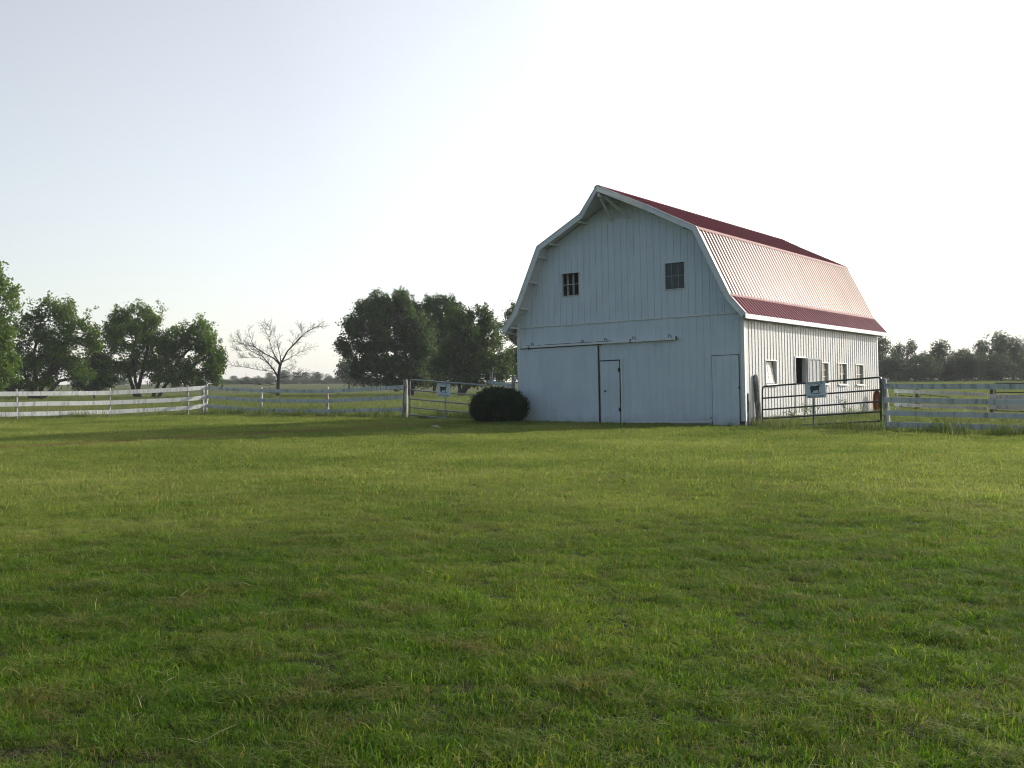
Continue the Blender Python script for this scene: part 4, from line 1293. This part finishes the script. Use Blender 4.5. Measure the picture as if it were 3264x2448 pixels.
def coll(name, obs):
    c = bpy.data.collections.new(name)
    for o in obs: c.objects.link(o)
    return c
C_lawn = coll('lawn_tufts', [tuft(i, 50, .085, .014, .040, .0040, M['grass'], 1.1, .14) for i in range(7)]+
              [tuft(20+i, 18, .045, .025, .048, .0045, M['grass'], .9, .08) for i in range(1)]+
              [tuft(30+i, 46, .06, .035, .07, .0032, M['grass'], .5, .5, True) for i in range(2)])
C_far = coll('lawn_far_tufts', [tuft(40+i, 50, .17, .018, .045, .008, M['grass'], .95, .14) for i in range(6)])
C_past = coll('pasture_tufts', [tuft(60+i, 34, .30, .16, .42, .016, M['pasture'], .35, .25) for i in range(6)])
C_weed = coll('weed_tufts', [tuft(80+i, 30, .14, .14, .42, .009, M['weed'], .38, .25) for i in range(6)])
C_straw = coll('straw_pieces', [tuft(90+i, 2, .05, .06, .16, .0028, M['straw'], .5, 1, True) for i in range(3)]+[tuft(95+i, 1, .02, .05, .10, .0025, M['straw'], .4, 1) for i in range(3)])

def scatter(name, V, Fc, dens, scl, collection, label, cat, seed=0, smin=.7, smax=1.3, tilt=.15):
    me = bpy.data.meshes.new(name); me.from_pydata(V, [], Fc)
    a = me.attributes.new('dens', 'FLOAT', 'POINT'); a.data.foreach_set('value', dens)
    a = me.attributes.new('scl', 'FLOAT', 'POINT'); a.data.foreach_set('value', scl)
    o = bpy.data.objects.new(name, me); COL.objects.link(o)
    g = bpy.data.node_groups.new(name, 'GeometryNodeTree')
    g.interface.new_socket('Geometry', in_out='INPUT', socket_type='NodeSocketGeometry')
    g.interface.new_socket('Geometry', in_out='OUTPUT', socket_type='NodeSocketGeometry')
    n = g.nodes; l = g.links
    gi = n.new('NodeGroupInput'); go = n.new('NodeGroupOutput')
    dp = n.new('GeometryNodeDistributePointsOnFaces'); dp.inputs['Seed'].default_value = seed
    na = n.new('GeometryNodeInputNamedAttribute'); na.data_type = 'FLOAT'; na.inputs[0].default_value = 'dens'
    ns = n.new('GeometryNodeInputNamedAttribute'); ns.data_type = 'FLOAT'; ns.inputs[0].default_value = 'scl'
    l.new(gi.outputs[0], dp.inputs['Mesh']); l.new(na.outputs[0], dp.inputs['Density'])
    ci = n.new('GeometryNodeCollectionInfo'); ci.inputs[0].default_value = collection; ci.inputs[1].default_value = True; ci.inputs[2].default_value = True
    ip = n.new('GeometryNodeInstanceOnPoints'); ip.inputs['Pick Instance'].default_value = True
    rv = n.new('FunctionNodeRandomValue'); rv.data_type = 'FLOAT_VECTOR'
    rv.inputs[0].default_value = (-tilt, -tilt, 0); rv.inputs[1].default_value = (tilt, tilt, 6.283)
    rs = n.new('FunctionNodeRandomValue'); rs.data_type = 'FLOAT'; rs.inputs[2].default_value = smin; rs.inputs[3].default_value = smax; rs.inputs['Seed'].default_value = 5
    mu = n.new('ShaderNodeMath'); mu.operation = 'MULTIPLY'
    l.new(rs.outputs[1], mu.inputs[0]); l.new(ns.outputs[0], mu.inputs[1])
    ps = n.new('GeometryNodeInputPosition')
    nz = n.new('ShaderNodeTexNoise'); nz.inputs['Scale'].default_value = 2.2; nz.inputs['Detail'].default_value = 3
    l.new(ps.outputs[0], nz.inputs['Vector'])
    mr = n.new('ShaderNodeMapRange'); mr.inputs[1].default_value = .3; mr.inputs[2].default_value = .7; mr.inputs[3].default_value = .5; mr.inputs[4].default_value = 1.55
    l.new(nz.outputs[0], mr.inputs[0])
    m2 = n.new('ShaderNodeMath'); m2.operation = 'MULTIPLY'
    nz2 = n.new('ShaderNodeTexNoise'); nz2.inputs['Scale'].default_value = 9.0; nz2.inputs['Detail'].default_value = 1
    l.new(ps.outputs[0], nz2.inputs['Vector'])
    mr2 = n.new('ShaderNodeMapRange'); mr2.inputs[1].default_value = .35; mr2.inputs[2].default_value = .65; mr2.inputs[3].default_value = .6; mr2.inputs[4].default_value = 1.3
    l.new(nz2.outputs[0], mr2.inputs[0])
    m3 = n.new('ShaderNodeMath'); m3.operation = 'MULTIPLY'
    l.new(mr.outputs[0], m3.inputs[0]); l.new(mr2.outputs[0], m3.inputs[1])
    l.new(mu.outputs[0], m2.inputs[0]); l.new(m3.outputs[0], m2.inputs[1])
    l.new(dp.outputs['Points'], ip.inputs['Points']); l.new(ci.outputs[0], ip.inputs['Instance'])
    l.new(rv.outputs[0], ip.inputs['Rotation']); l.new(m2.outputs[0], ip.inputs['Scale'])
    l.new(ip.outputs[0], go.inputs[0])
    md = o.modifiers.new('scatter', 'NODES'); md.node_group = g
    tag(o, label, cat, kind='stuff')
    return o

Mxb = (Matrix.Translation((7.8672, 35.3457, 0)) @ Euler((-.0085, -.0221, -.6361), 'XYZ').to_matrix().to_4x4()).inverted()
def fence_y(x):
    """where the mown lawn ends"""
    P = [(-60, 42), (-22, 45.6), (-15.4, 52.0), (-12, 51), (-8.5, 48.0), (-4.6, 44.8), (-.9, 43), (1, 41), (7.9, 35.0), (8.4, 34.6), (11.4, 31.2), (14.2, 28.8), (60, 12)]
    for (x0, y0), (x1, y1) in zip(P, P[1:]):
        if x0 <= x <= x1: return y0+(y1-y0)*(x-x0)/(x1-x0)
    return 30
def inbarn(x, y):
    q = Mxb @ Vector((x, y, 0))
    return -W+.05 < q.x < -.0 and .0 < q.y < L
def grid(y0, y1, step, half, fd, fs, off=0, xo=2.0):
    V, Fc, D, S = [], [], [], []
    ny = int(round((y1-y0)/step))
    idx = {}
    nxm = int(math.ceil((y1*half+xo)/step))
    for j in range(ny+1):
        y = y0+j*step
        for i in range(-nxm, nxm+1):
            x = i*step
            if abs(x) > y*half+xo+step: continue
            idx[(i, j)] = len(V); V.append((x, y, hz(x, y)))
            d, s = fd(x, y); D.append(d); S.append(s)
    for (i, j) in list(idx):
        q = [(i, j), (i+1, j), (i+1, j+1), (i, j+1)]
        if all(k in idx for k in q):
            fi = [idx[k] for k in q]
            if sum(D[k] for k in fi) > 0: Fc.append(tuple(fi))
    return V, Fc, D, S
def lawn_d(x, y):
    if y > fence_y(x)-.2 or inbarn(x, y): return 0, 1
    d = math.hypot(x, y)
    n_ = noise.noise(Vector((x*.9, y*.9, 0)))
    if d < 7: return 430*(1+.3*n_), 1.0
    return max(150, 430-31*(d-7))*(1+.3*n_)*max(.1, min(1, 1-(d-13)/8)), 1.0+.012*(d-7)
scatter('lawn_grass', *grid(2.4, 21, .5, .62, lawn_d, None), C_lawn, 'mown lawn grass with dry clippings in the foreground', 'grass', 1)
def lawn_f(x, y):
    if y > fence_y(x)-.1 or inbarn(x, y): return 0, 1
    d = math.hypot(x, y)
    t = abs((-.8*x+.6*y)-25.35)
    k = .45 if (t < .5 and x < -2.5) else 1
    return max(52, 115-2*(d-16))*k*max(0, min(1, (d-11.5)/6)), (1.0+.012*(d-16))*(.8 if k < 1 else 1)
scatter('lawn_grass', *grid(12, 53, 1.0, .60, lawn_f, None), C_far, 'mown lawn grass stretching from mid-distance to the barn and fences', 'grass', 2)
def past_d(x, y):
    if y < fence_y(x)+.5 or inbarn(x, y): return 0, 1
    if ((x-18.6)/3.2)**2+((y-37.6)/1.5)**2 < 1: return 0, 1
    return max(2.0, 16-.14*(y-40)), .34 if y < 60 else .65
scatter('pasture_grass', *grid(26, 150, 2.0, .62, past_d, None), C_past, 'longer pasture grass beyond the white fences', 'grass', 3)
# uncut weeds along fence lines, gates and the barn's long side
Mb = Mxb.inverted()
def strip_mesh(lines):
    V, Fc, D, S = [], [], [], []
    for pts, wd_, den, sc in lines:
        pts = [Vector((p[0], p[1], 0)) for p in pts]
        P2 = []
        for a, b in zip(pts, pts[1:]):
            k = max(1, int((b-a).length/.8))
            P2 += [a.lerp(b, i/k) for i in range(k)]
        P2.append(pts[-1])
        for i, p in enumerate(P2):
            d = (P2[min(i+1, len(P2)-1)]-P2[max(i-1, 0)]).normalized(); nn = Vector((-d.y, d.x, 0))*wd_/2
            n0 = len(V)
            V += [tuple(p-nn), tuple(p+nn)]
            q = den*max(.15, 1+1.2*noise.noise(p*.8)); D += [q, q]; s_ = sc*.62*(1+.4*noise.noise(p*.6+Vector((9, 0, 0)))); S += [s_, s_]
            if i: Fc.append((n0-2, n0, n0+1, n0-1))
    return V, Fc, D, S
g3d = lambda x, y: tuple((Mb @ Vector((x, y, 0)))[:2])
lines = [([(-30, 42), (-22, 46.2), (-15.4, 52.3), (-12.5, 51.3), (-8.5, 48.3), (-4.7, 45.1), (-2.0, 43.2)], .9, 26, .55),
         ([g3d(.35, .3), g3d(.35, 14.5)], .8, 60, .75), ([g3d(.9, .5), g3d(1.0, 15)], .9, 30, .8),
         ([(8.2, 35.5), (9.5, 34.3), (11.5, 32.1)], .8, 30, .45),
         ([(11.4, 32.2), (14.7, 29.8), (17, 27.8)], .7, 24, .20),
         ([g3d(-W, -.12), g3d(-4.8, -.1)], .16, 40, .28), ([g3d(-4.8, -.12), g3d(0, -.12)], .2, 55, .35),
         ([(8.9, 36.2), (12.6, 33.4)], 1.8, 22, .5), ([(9, 38), (14, 35)], 2, 16, .6)]
scatter('tall_weeds', *strip_mesh(lines), C_weed, 'uncut grass and weeds along fence lines and barn wall', 'weeds', 4)
scatter('dry_straw', *grid(2.4, 20, 1.0, .62, lambda x, y: ((9 if y < 9 else 3.5)*(.3+1.6*max(0, .5+noise.noise(Vector((x*.35, y*.5, 3))))), 1.0), None), C_straw, 'loose dry straw stalks lying on the lawn', 'straw', 6, tilt=.25)

# stalky weeds against the barn wall
def stalk(x, y, h, lab, seed):
    p = Mb @ Vector((x, y, 0)); r = random.Random(seed)
    root = empty('tall_weed', (p.x, p.y, 0)); tag(root, lab, 'weed', 'stalky weeds by the barn wall')
    mb = MB(); pts = []
    for k in range(5):
        a = Vector((0, 0, h*.35+k*h*.05)); e = Vector((r.uniform(-.3, .3), r.uniform(-.3, .3), h*r.uniform(.75, 1.0)))
        s = limb(mb, [a*.2, a, e], .008, .004, 4, .01)
        for q in s[3:]:
            for _ in range(6): pts.append(q+Vector((r.gauss(0, .05), r.gauss(0, .05), r.gauss(0, .04))))
    mb.build('stem', M['bark'], root)
    o = bpy.data.objects.new('foliage', leaf_mesh('foliage', np.array([tuple(q) for q in pts]), .055, rng.random(len(pts)), M['weed'])); COL.objects.link(o); o.parent = root
stalk(.6, 8.0, .95, 'tallest stalky weed below the third side window', 1)
stalk(.5, 4.0, .75, 'stalky weed just left of the stable door', 2)
stalk(.55, 4.9, .65, 'stalky weed in front of the stable door', 3)
stalk(.5, 10.6, .6, 'stalky weed right of the fourth side window', 4)
stalk(.6, 2.6, .55, 'low stalky weed under the first side window', 5)

# ---------------------------------------------------------------- haze
mb = MB(); mb.box((-1600, -100, -1.0), (1600, 1600, 24))
hm = bpy.data.materials.new('haze'); hm.use_nodes = True
t = hm.node_tree; t.nodes.remove(t.nodes['Principled BSDF'])
pv = t.nodes.new('ShaderNodeVolumePrincipled')
pv.inputs['Color'].default_value = (.92, .95, 1, 1)
pv.inputs['Density'].default_value = .00032
pv.inputs['Anisotropy'].default_value = .1
t.links.new(pv.outputs[0], t.nodes['Material Output'].inputs['Volume'])
hz_o = mb.build('haze', hm); tag(hz_o, 'thin pale haze over the fields', 'haze', kind='stuff')
